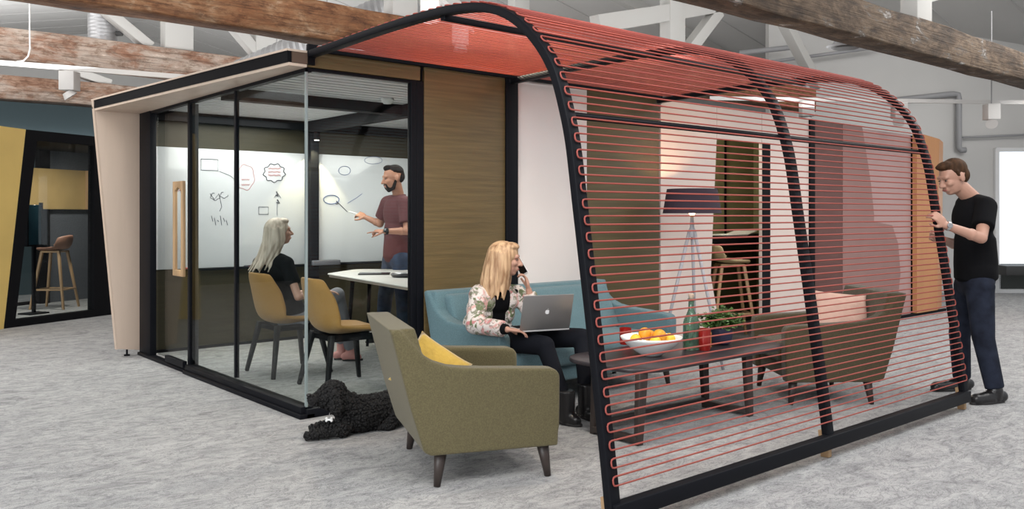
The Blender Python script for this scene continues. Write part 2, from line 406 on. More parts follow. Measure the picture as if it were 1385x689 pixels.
spot(at(1091,137,11.1), .16, 'white track spotlight seen through the cords above the second pod', (0,0,-1), False)
spot(V((1.55,.75,3.28)), .16, 'lit white track spotlight seen through the red canopy roof', (0,-.1,-1))
spot(V((2.55,1.65,3.28)), .16, 'white track spotlight farther along the track over the canopy', (0,-.1,-1), False)
# hanging cables
tag(MB().tube([at(40,-90,8.2), at(40,40,8.2), at(40.5,66,8.2), at(38,76,8.2), at(32,82,8.2), at(20,84,8.25)], .007, 6).build('hanging_cable', TR, smooth=True), 'white power cable dropping to the lighting track at the upper left', 'cable')
tag(MB().tube([at(1341,15,11), at(1341,140,11)], .008, 6).build('suspension_wire', PIPE), 'thin wire holding the lighting track above the standing man', 'wire')
# ducts
dm = MB(); c = at(139,30,10.1)
pr = []
for k in range(9): pr += [(.160, k*.042), (.164, k*.042+.012), (.160, k*.042+.024)]
dm.lathe(pr, (c.x, c.y, 3.38), 28)
t_ = dm.build('air_duct', GAL, smooth=True); tag(t_, 'short round galvanised duct standing over the peeling beam, upper left', 'duct')
MB().tube([V((c.x,c.y,3.5)), V((c.x,c.y,3.5))+RT*.23], .03, 8).build('valve', mat('dark_metal', (.06,.06,.06), .5), t_)
dm = MB(); rads = []; pts = []
for k in range(61):
    a = k/60; pts.append(at(560,8,9.4).lerp(at(330,110,9.9), a)); rads.append(.24+(.012 if k % 2 else 0))
dm.tube(pts, 0, 24, rad=rads)
t_ = tag(dm.sharp('air_duct', GAL), 'ribbed galvanised flexible duct hanging behind the glass room roof', 'duct')
for q in (12, 30, 48): MB().tube([pts[q], V((pts[q].x, pts[q].y, 4.4))], .006, 6).build('hanger_wire', PIPE, t_)
# ceiling vent on the right slope
vr = thing('ceiling_vent', 'round grey ceiling vent hanging under the dark beam at upper right', 'vent', at(1144,62,9.2))
MB().lathe([(.10,.12),(.13,.03),(.20,0),(.18,-.015),(.0,-.015)], seg=28).sharp('vent_ring', mat('vent_grey', (.30,.30,.31), .5), vr)
MB().lathe([(0,-.016),(.15,-.016),(.13,-.03),(0,-.03)], seg=28).build('grille', mat('vent_dark', (.04,.04,.04), .5), vr)
# wooden brackets on beam 3
# ------------------------------------------------------------------ meeting pod (glass room)
GL = glass_mat('clear_glass')
PY_ = 3.43; PXE = 3.64; ZT = 2.35
pod = thing('meeting_pod', 'glass-walled meeting room with pale wood portal and olive woven panels, at left of the canopy', 'meeting pod', (0,0,0))
# wood portal: side fin and canopy soffit, black outer skin
fin = MB().prism([V((0,PY_,.045)), V((-.205,PY_,.075)), V((-.415,PY_,2.44)), V((0,PY_,2.44))], (0,.035,0)).build('side_fin', BIRCH, pod, bevel=.002)
MB().prism([V((-.20,PY_+.035,.075)), V((-.41,PY_+.035,2.44)), V((-.0,PY_+.035,2.44)), V((0,PY_+.035,.05))], (0,.025,0)).build('fin_backing', BLACKM, pod)
MB().prism([V((-.205,PY_,.075)), V((-.415,PY_,2.45)), V((-.43,PY_,2.45)), V((-.22,PY_,.07))], (0,.06,0)).build('fin_edge', BIRCH, fin)
MB().lathe([(.0,0),(.028,0),(.028,.012),(.009,.016),(.009,.06),(0,.06)], (-.12,PY_+.02,0), 14).build('levelling_foot', BLACKM, pod)
MB().prism([V((-.415,PY_,2.345)), V((-.13,-.03,2.345)), V((.0,-.03,2.345)), V((.0,PY_,2.345))], (0,0,.02)).build('soffit', BIRCH, pod)
MB().prism([V((-.425,PY_+.05,2.365)), V((-.14,-.03,2.365)), V((.06,-.03,2.365)), V((.06,PY_+.05,2.365))], (0,0,.075)).build('fascia', BLACKM, pod)
MB().prism([V((-.432,PY_+.06,2.44)), V((-.146,-.035,2.44)), V((.06,-.035,2.44)), V((.06,PY_+.06,2.44))], (0,0,.014)).build('top_edging', BIRCH, pod)
MB().box((-.11,-.04,2.366), (.0,-.029,2.438)).build('end_cap', mat('brown_end', (.10,.06,.04), .6), pod)
# roof and slatted ceiling
MB().box((.06,0,2.43), (PXE,PY_+.1,2.47)).build('roof', BLACKM, pod)
CW = mat('pod_ceiling_white', (.84,.85,.88), .6)
cl = MB()
for k in range(28): cl.box((.02,.03+k*.122,2.385), (PXE-.02,.03+k*.122+.090,2.40))
ce = cl.build('slatted_ceiling', CW, pod)
MB().box((.02,.02,2.402), (PXE-.02,PY_,2.425)).build('ceiling_void', BLACKM, pod)
MB().box((1.72,.03,2.27), (1.82,PY_,2.384)).build('ceiling_beam', BLACKM, pod)
MB().box((.05,1.45,2.29), (PXE-.05,1.56,2.384)).build('ceiling_beam', BLACKM, pod)
MB().box((.0,PY_-.10,2.29), (PXE,PY_-.0,2.384)).build('ceiling_beam', BLACKM, pod)
# posts
def post(x0,y0,x1,y1,z1=ZT, z0=.0, nm='post', m=BLACK): return MB().box((x0,y0,z0),(x1,y1,z1)).build(nm, m, pod, bevel=.003)
post(-.01,3.12,.05,PY_)                       # end jamb of the left wall
post(.0,2.12,.05,2.17); 
post(.895,-.01,.955,.09); post(.845,-.01,.893,.04)
post(1.745,-.03,1.865,.08, 2.455)
post(1.77,PY_-.09,1.87,PY_-.001)
MB().box((.005,1.155,.10),(.035,1.19,ZT)).build('mullion', BLACK, pod, bevel=.003)
MB().box((-.03,0,.012),(.06,2.15,.075)).build('floor_rail', BLACK, pod, bevel=.004)
MB().box((-.05,-.03,0),(.06,2.15,.03)).build('floor_rail', BLACK, pod, bevel=.004)
MB().box((-.03,2.14,0),(.05,PY_,.03)).build('floor_rail', BLACK, pod, bevel=.004)
MB().box((.0,-.03,0),(.92,.05,.06)).build('floor_rail', BLACK, pod, bevel=.004)
MB().box((.0,0,2.32),(.05,PY_,2.35)).build('head_rail', BLACK, pod)
MB().box((.05,-.0,2.33),(.9,.04,2.35)).build('head_rail', BLACK, pod)
MB().box((.93,-.02,2.35),(.935,.05,2.44)).build('head_rail', BLACK, pod)
# glass panes
MB().box((.012,.02,.075),(.024,1.16,2.33)).build('glass_pane', GL, pod)
MB().box((.012,1.185,.075),(.024,2.13,2.33)).build('glass_pane', GL, pod)
MB().box((.02,.006,.05),(.86,.018,2.34)).build('glass_pane', GL, pod)
MB().box((.006,.0,.03),(.022,.016,2.34)).build('glass_corner_bead', mat('glass_edge', (.30,.36,.36), .2, metal=.3), pod)
# sliding door with wooden pull handle
door = MB().box((.06,2.15,.04),(.072,3.13,2.32)).build('glass_door', GL, pod)
MB().box((.045,2.14,.06),(.085,2.19,2.32)).build('door_stile', mat('stile_grey', (.06,.06,.065), .4), door)
MB().box((-.04,2.17,.045),(-.005,2.62,.10)).build('door_rail', BLACK, door)
hy0, hy1, hz0, hz1 = 2.205, 2.45, .825, 1.655
hb = MB(); w = .046
out = [(hy0,hz0),(hy1,hz0),(hy1,hz1),(hy0,hz1)]
inn = [(hy0+w,hz0+.07),(hy0+w+.02,hz0+.05),(hy1-w-.02,hz0+.05),(hy1-w,hz0+.07),(hy1-w,hz1-.085),((hy0+hy1)/2,hz1-.05),(hy0+w,hz1-.085)]
for (a,b,c_,d_) in (((hy0,hz0),(hy0+w,hz0),(hy0+w,hz1),(hy0,hz1)), ((hy1-w,hz0),(hy1,hz0),(hy1,hz1),(hy1-w,hz1)), ((hy0+w,hz0),(hy1-w,hz0),(hy1-w,hz0+.055),(hy0+w,hz0+.055))):
    hb.prism([V((-.03,q[0],q[1])) for q in (a,b,c_,d_)], (.028,0,0))
hb.prism([V((-.03,q[0],q[1])) for q in ((hy0+w,hz1-.085),((hy0+hy1)/2,hz1-.05),(hy1-w,hz1-.085),(hy1-w,hz1),(hy0+w,hz1))], (.028,0,0))
hb.build('pull_handle', OAK, door, bevel=.004)
# panels
MB().box((-.005,-.015,2.352),(.92,.03,2.457)).build('header_panel', OLIVE, pod)
MB().box((.96,-.012,.05),(1.742,.03,2.457)).build('front_panel', OLIVE, pod, bevel=.003)
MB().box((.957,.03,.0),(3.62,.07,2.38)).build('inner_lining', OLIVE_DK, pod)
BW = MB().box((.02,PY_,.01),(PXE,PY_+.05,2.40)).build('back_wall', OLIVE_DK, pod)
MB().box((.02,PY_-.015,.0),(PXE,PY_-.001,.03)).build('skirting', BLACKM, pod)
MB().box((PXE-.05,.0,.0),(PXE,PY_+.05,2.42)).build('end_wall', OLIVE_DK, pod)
CREAM = mat('cream_panel', (.72,.665,.64), .6, var=.03, vscale=2)
MB().box((1.868,-.012,.02),(2.672,.03,2.457)).build('front_panel', CREAM, pod, bevel=.003)
MB().box((2.676,-.012,.02),(3.64,.03,2.457)).build('front_panel', panel_mat('deep_olive_panel', (.105,.078,.030), (.075,.055,.022)), pod, bevel=.003)  # woven panel in its own deeper olive green

# whiteboard with marker drawings
WB = mat('whiteboard_gloss', (.74,.755,.78), .16, coat=.5)
yb = PY_-.002
wb = tag(MB().box((.10,yb-.014,.82),(1.765,yb,2.035)).build('whiteboard', WB, bevel=.002), 'whiteboard with red and black marker sketches, left of the black wall post', 'whiteboard')
wb2 = tag(MB().box((1.875,yb-.014,.82),(3.2,yb,2.04)).build('whiteboard', WB, bevel=.002), 'whiteboard the standing man is drawing on, right of the black wall post', 'whiteboard')
INK = mat('black_marker', (.10,.10,.12), .6); RED = mat('red_marker', (.55,.10,.10), .6); BLU = mat('blue_marker', (.10,.15,.35), .6)
def draw(pxs, m, par, w=.004, name='marker_drawing'):
    s = MB().tube([at_y(a, b, yb-.016) for a, b in pxs], w, 5)
    return s.build(name, m, par)
def ellp(cx_, cy_, rx_, ry_, n=26, bump=0, wob=7): return [(cx_+rx_*math.cos(t)*(1+bump*math.sin(wob*t)), cy_+ry_*math.sin(t)*(1+bump*math.sin(wob*t))) for t in [2*math.pi*k/n for k in range(n+1)]]
draw(ellp(371,234,14,12,40,.10,9), INK, wb, .005)
for k, yy in enumerate((229,233.5,238)):
    draw([(363+q*1.1, yy-.8+(1.1 if q % 2 else -1.0)*(.6+.4*((q*7+k) % 3))) for q in range(16)], RED, wb, .003)
draw([(272,215),(295,216),(295,231),(272,230),(272,215)], INK, wb, .004)
draw([(297,232),(312,238),(322,248)], INK, wb, .0025)
draw([(374,259),(376,266),(373,264)], INK, wb, .007); draw([(375,270),(378,275),(374,274)], INK, wb, .007)
draw([(376,262),(371,267)], INK, wb, .003); draw([(376,262),(380,268)], INK, wb, .003); draw([(375,276),(375,292)], INK, wb, .0025)
for (x, y, r) in ((303,264,5),(291,266,6)): draw(ellp(x,y,r,r*.8,18,.15,5)[:14], INK, wb, .003)
draw([(284,262),(290,270),(296,262),(300,280),(297,286)], INK, wb, .003)
for k in range(6): draw([(286+k*4, 292+(k % 3)*3), (288+k*4, 300+(k % 2)*5)], INK, wb, .003)
draw([(350,280),(363,280),(363,290),(350,290),(350,280)], INK, wb, .003)
for yy in (243,250): draw([(327+q*1.3, yy+(1.2 if q % 2 else -1)) for q in range(9)], RED, wb, .0028)
draw(ellp(332,240,12,17,30,.06,6), RED, wb, .0022)
draw([(234,257),(238,261),(243,257),(247,261)], RED, wb, .003)
draw(ellp(448,270,10.5,6), BLU, wb2, .0045); draw([(456,273),(463,280),(470,287)], INK, wb2, .004)
draw([(455,272),(457,276),(454,276)], INK, wb2, .007)
draw(ellp(466,231,8,6), BLU, wb2, .003); draw([(470,275),(482,268),(490,262)], BLU, wb2, .003)
draw(ellp(505,217,12,5), BLU, wb2, .0025)
tag(MB().box(tuple(at_y(424,360,yb-.13)), tuple(at_y(455,351,yb-.03))).build('board_eraser', mat('eraser_grey', (.13,.13,.15), .7), bevel=.01), 'dark grey board eraser on the lower edge of the right whiteboard', 'eraser')
tag(MB().box((.30,yb-.05,.795),(3.1,yb-.018,.815)).build('pen_ledge', BLACK, bevel=.003), 'thin black pen ledge running under both whiteboards', 'ledge')
for k, (px_, m_) in enumerate(((247,RED),(331,INK),(336,RED))):
    p = at_y(px_, 366, yb-.035); p.z = .824
    tag(MB().cap(p, p+V((.11,0,0)), .009).build('marker_pen', m_, smooth=True), ['red marker pen on the ledge behind the door handle', 'black marker pen on the ledge just left of the seated woman', 'red marker pen on the ledge nearest the seated woman'][k], 'pen')
# smoke detector + spotlight in the room
sd = tag(MB().lathe([(0,0),(.055,0),(.06,-.02),(.045,-.035),(.035,-.05),(.0,-.055)], (at_y(524,158,1.15).x, 1.15, 2.384), 22).sharp('smoke_detector', mat('white_plastic', (.8,.8,.8), .4)), 'round white smoke detector on the meeting pod ceiling', 'smoke detector')
r = thing('ceiling_spotlight', 'small spotlight above the black wall post inside the meeting pod', 'spotlight', (1.80,PY_-.17,2.29))
MB().lathe([(0,0),(.035,0),(.035,-.10),(.03,-.11),(0,-.10)], seg=18).sharp('housing', BLACKM, r)
MB().lathe([(0,-.104),(.026,-.108),(.026,-.112),(0,-.112)], seg=18).build('lens', LAMPON, r)

# ------------------------------------------------------------------ red corded canopy
RIBS = (.03, 1.80, 3.62)
prof = [(.0,2.458),(-.35,2.462),(-.78,2.472),(-1.2,2.476),(-1.5,2.470),(-1.67,2.459),(-1.85,2.434),(-2.0,2.392),(-2.14,2.325),(-2.27,2.225),(-2.37,2.115),(-2.44,2.0),(-2.495,1.85),(-2.54,1.68),(-2.585,1.40),(-2.625,1.15),(-2.665,.90),(-2.71,.60),(-2.75,.33),(-2.785,.07)]
def catmull(P, n):
    P = [V((p[0],p[1],0)) for p in P]; Q = []
    for i in range(len(P)-1):
        p0 = P[max(i-1,0)]; p1 = P[i]; p2 = P[i+1]; p3 = P[min(i+2,len(P)-1)]
        for k in range(n):
            t = k/n; Q.append(.5*((2*p1)+(p2-p0)*t+(2*p0-5*p1+4*p2-p3)*t*t+(3*p1-p0-3*p2+p3)*t*t*t))
    Q.append(P[-1]); return Q
prof[0] = (-.03,2.456)
arch = catmull(prof, 6)
S = [0.]
for i in range(1, len(arch)): S.append(S[-1]+(arch[i]-arch[i-1]).length)
def arc(s, off=0.):
    for i in range(1, len(arch)):
        if S[i] >= s: break
    t = (s-S[i-1])/(S[i]-S[i-1]); p = arch[i-1].lerp(arch[i], t); d = (arch[i]-arch[i-1]).normalized()
    nrm = V((d.y, -d.x, 0));  # outward
    if nrm.y < 0 and s < 1: nrm = -nrm
    return p, nrm
# outward normal: check orientation once (top must point up)
def outp(s, off):
    p, _ = arc(s); q0, _ = arc(max(s-.01, 0)); q1, _ = arc(min(s+.01, S[-1])); d = (q1-q0).normalized()
    n_ = V((d.y, -d.x, 0))          # d=(-1,0) at top -> (0,1): up
    return p + n_*off
canopy = thing('corded_canopy', 'arched canopy of black ribs strung with red elastic cords beside the glass room', 'canopy', (RIBS[0],-2.75,0))
def cbuild(mb, name, m, **k):
    for v in mb.v: v -= V((RIBS[0],-2.75,0))
    return mb.build(name, m, canopy, **k)
for x in RIBS:
    b = MB(); n = len(arch); w = .031; dpt = .042
    for i in range(n):
        s = S[i]; o = outp(s, 0); q = outp(s, -dpt)
        b.v += [V((x-w,q.x,q.y)), V((x-w,o.x,o.y)), V((x+w,o.x,o.y)), V((x+w,q.x,q.y))]
    for i in range(n-1):
        a = i*4
        for m_ in range(4): b.f.append((a+m_, a+(m_+1) % 4, a+4+(m_+1) % 4, a+4+m_))
    b.f += [(0,1,2,3), tuple((n-1)*4+q for q in (3,2,1,0))]
    o = cbuild(b, 'rib', BLACK, bevel=.004)
    cbuild(MB().bar(V((x,-2.745,0)), V((x,-2.735,.15)), .034, .05, up=V((0,1,0)), w1=.045, h1=.06), 'foot', OAK, bevel=.004)
cbuild(MB().box((RIBS[0]-.02,-2.80,.058),(RIBS[2]+.02,-2.745,.132)), 'base_rail', BLACK, bevel=.004)
cbuild(MB().tube([V((RIBS[0],-2.46,1.815)), V((RIBS[2],-2.46,1.815))], .017, 10), 'cross_bar', BLACK, smooth=True)
cbuild(MB().box((RIBS[0],-1.545,2.405),(RIBS[2],-1.505,2.435)), 'cross_bar', BLACK, bevel=.003)
cbuild(MB().box((RIBS[0]-.03,-.05,2.455),(RIBS[2]+.03,-.018,2.50)), 'wall_rail', BLACK, bevel=.003)
cbuild(MB().box((RIBS[0]+.04,-.066,2.485),(RIBS[2]-.03,-.05,2.495)), 'rail_trim', mat('trim_grey', (.5,.45,.43), .6))
nb = int((S[-1]-.10-.10)/.0745); pitch = (S[-1]-.20)/nb
for k in range(nb):
    s0 = .10+k*pitch; s1 = s0+pitch*.52
    xl, xr = RIBS[0]-.012, RIBS[2]+.012
    def P(x, s, off=.008): q = outp(s, off); return V((x, q.x, q.y))
    pts = []; rr = .010
    # left cap down, then right cap back
    pts += [P(xl+rr*1.6,s0), P(xl+rr*.5,s0+rr*.3), P(xl,s0+rr*1.2), P(xl,s1-rr*1.2), P(xl+rr*.5,s1-rr*.3), P(xl+rr*1.6,s1)]
    pts += [P(1.2,s1), P(2.4,s1)]
    pts += [P(xr-rr*1.6,s1), P(xr-rr*.5,s1-rr*.3), P(xr,s1-rr*1.2), P(xr,s0+rr*1.2), P(xr-rr*.5,s0+rr*.3), P(xr-rr*1.6,s0)]
    pts += [P(2.4,s0), P(1.2,s0)]
    cbuild(MB().tube(pts, .0041, 6, closed=True), 'cord', CORD, smooth=True)

# ------------------------------------------------------------------ second pod, in line with the first
PINKW = mat('blush_panel', (.70,.585,.53), .65, var=.03, vscale=2)
GREEN = mat('sage_panel', (.26,.25,.12), .7, var=.1, vscale=3)
GREEN_DK = mat('deep_green_panel', (.085,.085,.03), .7)
p2 = thing('booth_pod', 'cream and blush panelled pod with a doorway, behind the canopy and floor lamp', 'pod', (3.66,0,0))
def b2(mb, name, m, **k):
    for v in mb.v: v -= V((3.66,0,0))
    return mb.build(name, m, p2, **k)
b2(MB().prism([V((3.665,-.012,.02)), V((4.50,-.012,.02)), V((4.56,-.012,.33)), V((4.44,-.012,.75)), V((4.54,-.012,2.13)), V((4.54,-.012,2.45)), V((3.665,-.012,2.45))], (0,.04,0)), 'front_panel', PINKW)
b2(MB().box((4.545,-.012,2.13),(5.335,.028,2.45)), 'door_header', PINKW)
b2(MB().box((5.345,-.012,.02),(6.28,.028,2.45)), 'front_panel', PINKW, bevel=.002)
b2(MB().box((5.345,-.02,.02),(5.49,-.013,2.13)), 'door_jamb', BLACKM)
b2(MB().box((6.285,-.03,0),(6.39,.05,2.45)), 'post', BLACKM, bevel=.003)
b2(MB().box((3.67,1.2,.0),(7.05,1.25,2.40)), 'inner_back_wall', GREEN)
b2(MB().box((3.67,1.19,.0),(7.05,1.199,1.12)), 'inner_dado', GREEN_DK)
b2(MB().box((6.35,1.17,.0),(6.37,1.19,2.3)), 'panel_joint', BLACKM)
b2(MB().box((3.67,.03,2.40),(7.05,1.25,2.44)), 'inner_ceiling', CW)
b2(MB().box((7.0,.035,.0),(7.05,1.2,2.40)), 'side_wall', GREEN)
b2(MB().box((3.67,.03,.0),(3.70,1.2,2.40)), 'side_wall', GREEN)
VEILED_D = panel_mat('veiled_dark_panel', (.13,.055,.045), (.10,.04,.035), .6)  # panel colours carry the pink haze of the blurred cords in front
VEILED_M = mat('veiled_brown_panel', (.26,.15,.135), .65, var=.08, vscale=3)
VEILED_L = mat('veiled_pale_panel', (.40,.27,.255), .7, var=.05, vscale=3)
p3_ = thing('lounge_pod', 'long pod with panels tinted with pink cord haze and an orange wood end behind the standing man', 'pod', (6.40,0,0))
def b3(mb, name, m, **k):
    for v in mb.v: v -= V((6.40,0,0))
    return mb.build(name, m, p3_, **k)
b3(MB().box((6.40,-.012,.02),(7.04,.03,2.45)), 'wall_panel', VEILED_D, bevel=.003)
def fp(px, py): q = at_y(px, py, 0); return V((q.x, -.012, q.z))
cur = [fp(1165,172),fp(1171,210),fp(1177,250),fp(1181,290),fp(1181,330),fp(1178,370),fp(1172,410),fp(1168,443)]
b3(MB().prism([V((7.045,-.012,.02)), V((cur[-1].x,-.012,.02))] + cur[::-1][1:-1] + [V((cur[0].x,-.012,2.45)), V((7.045,-.012,2.45))], (0,.04,0)), 'curved_panel', VEILED_M)
b3(MB().box((7.3,.032,.02),(8.93,.07,2.44)), 'wall_panel', VEILED_L)
c2 = [fp(1208,305),fp(1216,330),fp(1219,370),fp(1216,400),fp(1208,432)]
b3(MB().prism([V((7.6,.01,.03)), V((c2[-1].x,.01,.03))] + [V((q.x,.01,q.z)) for q in c2[::-1]] + [V((7.6,.01,1.3))], (0,.02,0)), 'curved_panel', VEILED_M)
b3(MB().box((6.4,-.03,0),(9.9,.0,.035)), 'floor_rail', BLACKM)
ORW = mat('orange_wood', (.50,.235,.095), .5, var=.1, vscale=4, stretch=(1,1,.2))
b3(MB().prism([V((8.93,-.05,.04)), V((9.55,-.05,.04)), V((9.62,-.05,2.42)), V((8.93,-.05,2.47))], (0,.06,0)), 'end_fin', ORW)
b3(MB().prism([V((9.55,-.05,.04)), V((9.93,.05,.04)), V((9.98,.05,2.40)), V((9.62,-.05,2.42))], (0,.05,0)), 'end_fin', ORW)
b3(MB().box((7.1,.07,2.40),(9.9,2.0,2.44)), 'roof', BLACKM)
b3(MB().box((7.1,1.96,.0),(9.9,2.0,2.40)), 'back_wall', BLACKM)
b3(MB().box((9.85,.1,.0),(9.9,2.0,2.40)), 'side_wall', BLACKM)

# ------------------------------------------------------------------ yellow booth at far left (turned)
BD = V((.894,.449,0)); BN = V((-.449,.894,0)); BO = V((-.635,6.468,0))
yb_ = thing('work_booth', 'yellow-finned black framed booth with a window, far left of the glass room', 'booth', BO, math.atan2(.449,.894))
# local: x along the front, y into the booth
def poly(pts, y): return [V((a,y,b)) for a, b in pts]
fo = [(0,0),(.291,2.41),(1.9,2.41),(1.9,0)]
fi = [(.155,.09),(.445,2.285),(1.30,2.285),(1.29,.09)]
mb = MB()
mb.prism(poly([(0,0),(.155,.09),(.445,2.285),(.291,2.41)], 0), (0,.12,0)).prism(poly([(.291,2.41),(.445,2.285),(1.30,2.285),(1.9,2.41)], 0), (0,.12,0))
mb.prism(poly([(1.29,.09),(1.9,0),(1.9,2.41),(1.30,2.285)], 0), (0,.12,0)).prism(poly([(0,0),(1.9,0),(1.29,.09),(.155,.09)], 0), (0,.12,0))
mb.build('window_surround', BLACKM, yb_)
MB().prism(poly([(.155,.09),(1.29,.09),(1.30,2.285),(.445,2.285)], .04), (0,.01,0)).build('glass_pane', GL, yb_)
YEL = mat('yellow_panel', (.90,.63,.19), .5, var=.12, vscale=1.5)
MB().prism([V((0,-.0,0)), V((.291,0,2.41)), V((-.95,-.28,2.41)), V((-1.0,-.2,0))], V((-.01,.04,0))).build('yellow_fin', YEL, yb_)
MB().box((1.9,.0,0),(4.05,.12,2.41)).build('front_panel', BLACKM, yb_)
MB().box((.9,2.2,.0),(2.2,2.24,.05)).build('rear_rail', BLACKM, yb_)
FELT = mat('grey_felt', (.105,.115,.135), .9, var=.35, vscale=60, bump=.3, bscale=120)
MB().box((2.32,2.2,0),(4.0,2.25,2.38)).build('back_wall', FELT, yb_)
MB().box((2.18,2.15,0),(2.36,2.25,2.38)).build('inner_post', BLACKM, yb_)
MB().box((4.0,.1,0),(4.05,2.25,2.38)).build('side_wall', FELT, yb_)
GOLD = mat('gold_oak_band', (.40,.28,.12), .45, var=.15, vscale=3)
MB().box((1.95,2.09,1.45),(3.0,2.14,2.07)).build('wood_band', GOLD, yb_)
MB().box((2.95,1.98,1.45),(3.5,2.09,2.07)).build('wood_band', OAK, yb_)
MB().box((0,.1,2.36),(4.05,2.25,2.40)).build('roof', BLACKM, yb_)
# stool in the booth
def bar_stool(name, label, loc, rz, seatm, legm, h=.76, group=None):
    t = thing(name, label, 'stool', loc, rz, group)
    m = MB(); N, M_ = 13, 9; pr = [(.20,-.015),(.17,.0),(.08,-.004),(-.02,-.006),(-.11,.0),(-.165,.025),(-.195,.075),(-.21,.14),(-.222,.21)]
    wd = [.15,.19,.205,.21,.21,.21,.205,.20,.17]
    vs_ = []
    for i, (u, z) in enumerate(pr):
        for k in range(N):
            a = (k/(N-1)*2-1); e = abs(a)**3
            up_ = e*(.03+.05*max(0, i-2)/6) if i < 6 else 0; fw_ = e*.10 if i >= 5 else 0
            vs_.append(V((u+fw_, a*wd[i], h+z+up_-(e*.03 if i == 8 else 0))))
    fs = [(i*N+k, i*N+k+1, (i+1)*N+k+1, (i+1)*N+k) for i in range(len(pr)-1) for k in range(N-1)]
    MB().add(vs_, fs).build('seat', seatm, t, smooth=True, solid=.022, subsurf=1)
    MB().box((-.12,-.14,h-.045),(.14,.14,h-.018)).build('seat_frame', legm, t, bevel=.006)
    for sx in (-1, 1):
        for sy in (-1, 1):
            MB().bar(V((.01+sx*.24,sy*.22,0)), V((.01+sx*.12,sy*.12,h-.03)), .028, .034, up=V((0,1,0)), w1=.036, h1=.045).build('leg', legm, t, bevel=.005)
    z = .28; q = .24-.12*z/h; r_ = .22-.10*z/h
    MB().bar(V((-q,-r_,z)),V((-q,r_,z)),.02,.022).bar(V((q,-r_,z)),V((q,r_,z)),.02,.022).bar(V((-q,-r_,z)),V((q,-r_,z)),.02,.022).bar(V((-q,r_,z)),V((q,r_,z)),.02,.022).build('foot_rail', legm, t, bevel=.003)
    return t
TAN = mat('tan_leather', (.34,.175,.12), .5, var=.1)
c = BO + BD*1.86 + BN*1.42
bar_stool('bar_stool', 'tan shell bar stool on wooden legs inside the yellow booth', (c.x,c.y,0), math.atan2(-.6499*-1,.7601)*0+math.radians(139.5), TAN, OAK, .86)
bar_stool('bar_stool', 'pale wood bar stool in the doorway of the cream pod behind the armchair', (5.36,.42,0), math.radians(-40), mat('pale_oak_seat', (.55,.42,.24), .5, var=.15, vscale=8), OAK, .84)
c = BO + BD*1.22 + BN*1.05
t = thing('screen_stand', 'dark screen on a slim black stand beside the bar stool in the yellow booth', 'stand', (c.x,c.y,0), math.atan2(.449,.894))
MB().box((-.10,-.02,.95),(.10,.02,1.50)).build('panel', mat('dark_glass_panel', (.02,.05,.07), .15), t, bevel=.006)
MB().box((-.12,-.03,.93),(-.10,.03,1.53)).box((.10,-.03,.93),(.12,.03,1.53)).box((-.12,-.03,.93),(.12,.03,.95)).build('frame', BLACK, t)
MB().box((-.02,-.02,.02),(.02,.02,.93)).build('post', BLACK, t); MB().box((-.15,-.12,0),(.15,.12,.02)).build('base', BLACK, t, bevel=.004)
# high desk inside the second pod
t = thing('high_desk', 'black high desk with open papers inside the doorway of the cream pod', 'desk', (5.55,.60,0))
MB().box((-.35,0,1.0),(1.55,.6,1.12)).build('desk_top', BLACKM, t, bevel=.004)
MB().box((-.33,.55,0),(1.5,.58,1.0)).build('back_panel', GREEN_DK, t)
MB().box((-.33,.05,0),(-.28,.55,1.0)).build('side_panel', BLACKM, t); MB().box((1.46,.05,0),(1.5,.55,1.0)).build('side_panel', BLACKM, t)
b = MB(); b.box((0,0,0),(.42,.30,.012)); b.prism([V((.42,0,.0)),V((.62,0,.045)),V((.62,.3,.045)),V((.42,.3,0))], (0,0,.01))
o = b.build('open_book', mat('paper', (.75,.72,.68), .7)); o.location = (5.60,.63,1.121); tag(o, 'open white papers lying on the black high desk', 'book')
# ------------------------------------------------------------------ lounge seating
def fabric(name, c1, c2, sc=160, rough=.9):
    return mat(name, c1, rough, col2=c2, vscale=sc, detail=3, bump=.35, bscale=sc*1.4, sheen=.15, lo=.35, hi=.68)
OLV = fabric('olive_fabric', (.125,.105,.048), (.088,.072,.032))
OLD = fabric('dark_olive_fabric', (.085,.065,.032), (.055,.042,.020))
TEAL = fabric('teal_fabric', (.125,.215,.245), (.09,.165,.19))
DKW = mat('dark_stained_wood', (.045,.032,.028), .45, var=.4, vscale=14, stretch=(1,1,.2))
def arm_poly(y, inset=0.):
    i = inset
    pts = [(-.50+i,.795-i),(-.455+i,.800-i),(-.40,.735-i),(-.345,.672-i),(-.28,.630-i),(-.20,.603-i),(-.10,.592-i),(.05,.583-i),(.22,.574-i),(.345,.566-i),(.372-i,.552-i),(.384-i,.52),(.382-i,.35),(.374-i,.165+i),(-.300,.165+i),(-.335,.19+i),(-.40+i,.40)]
    return [V((a,y,b)) for a, b in pts]
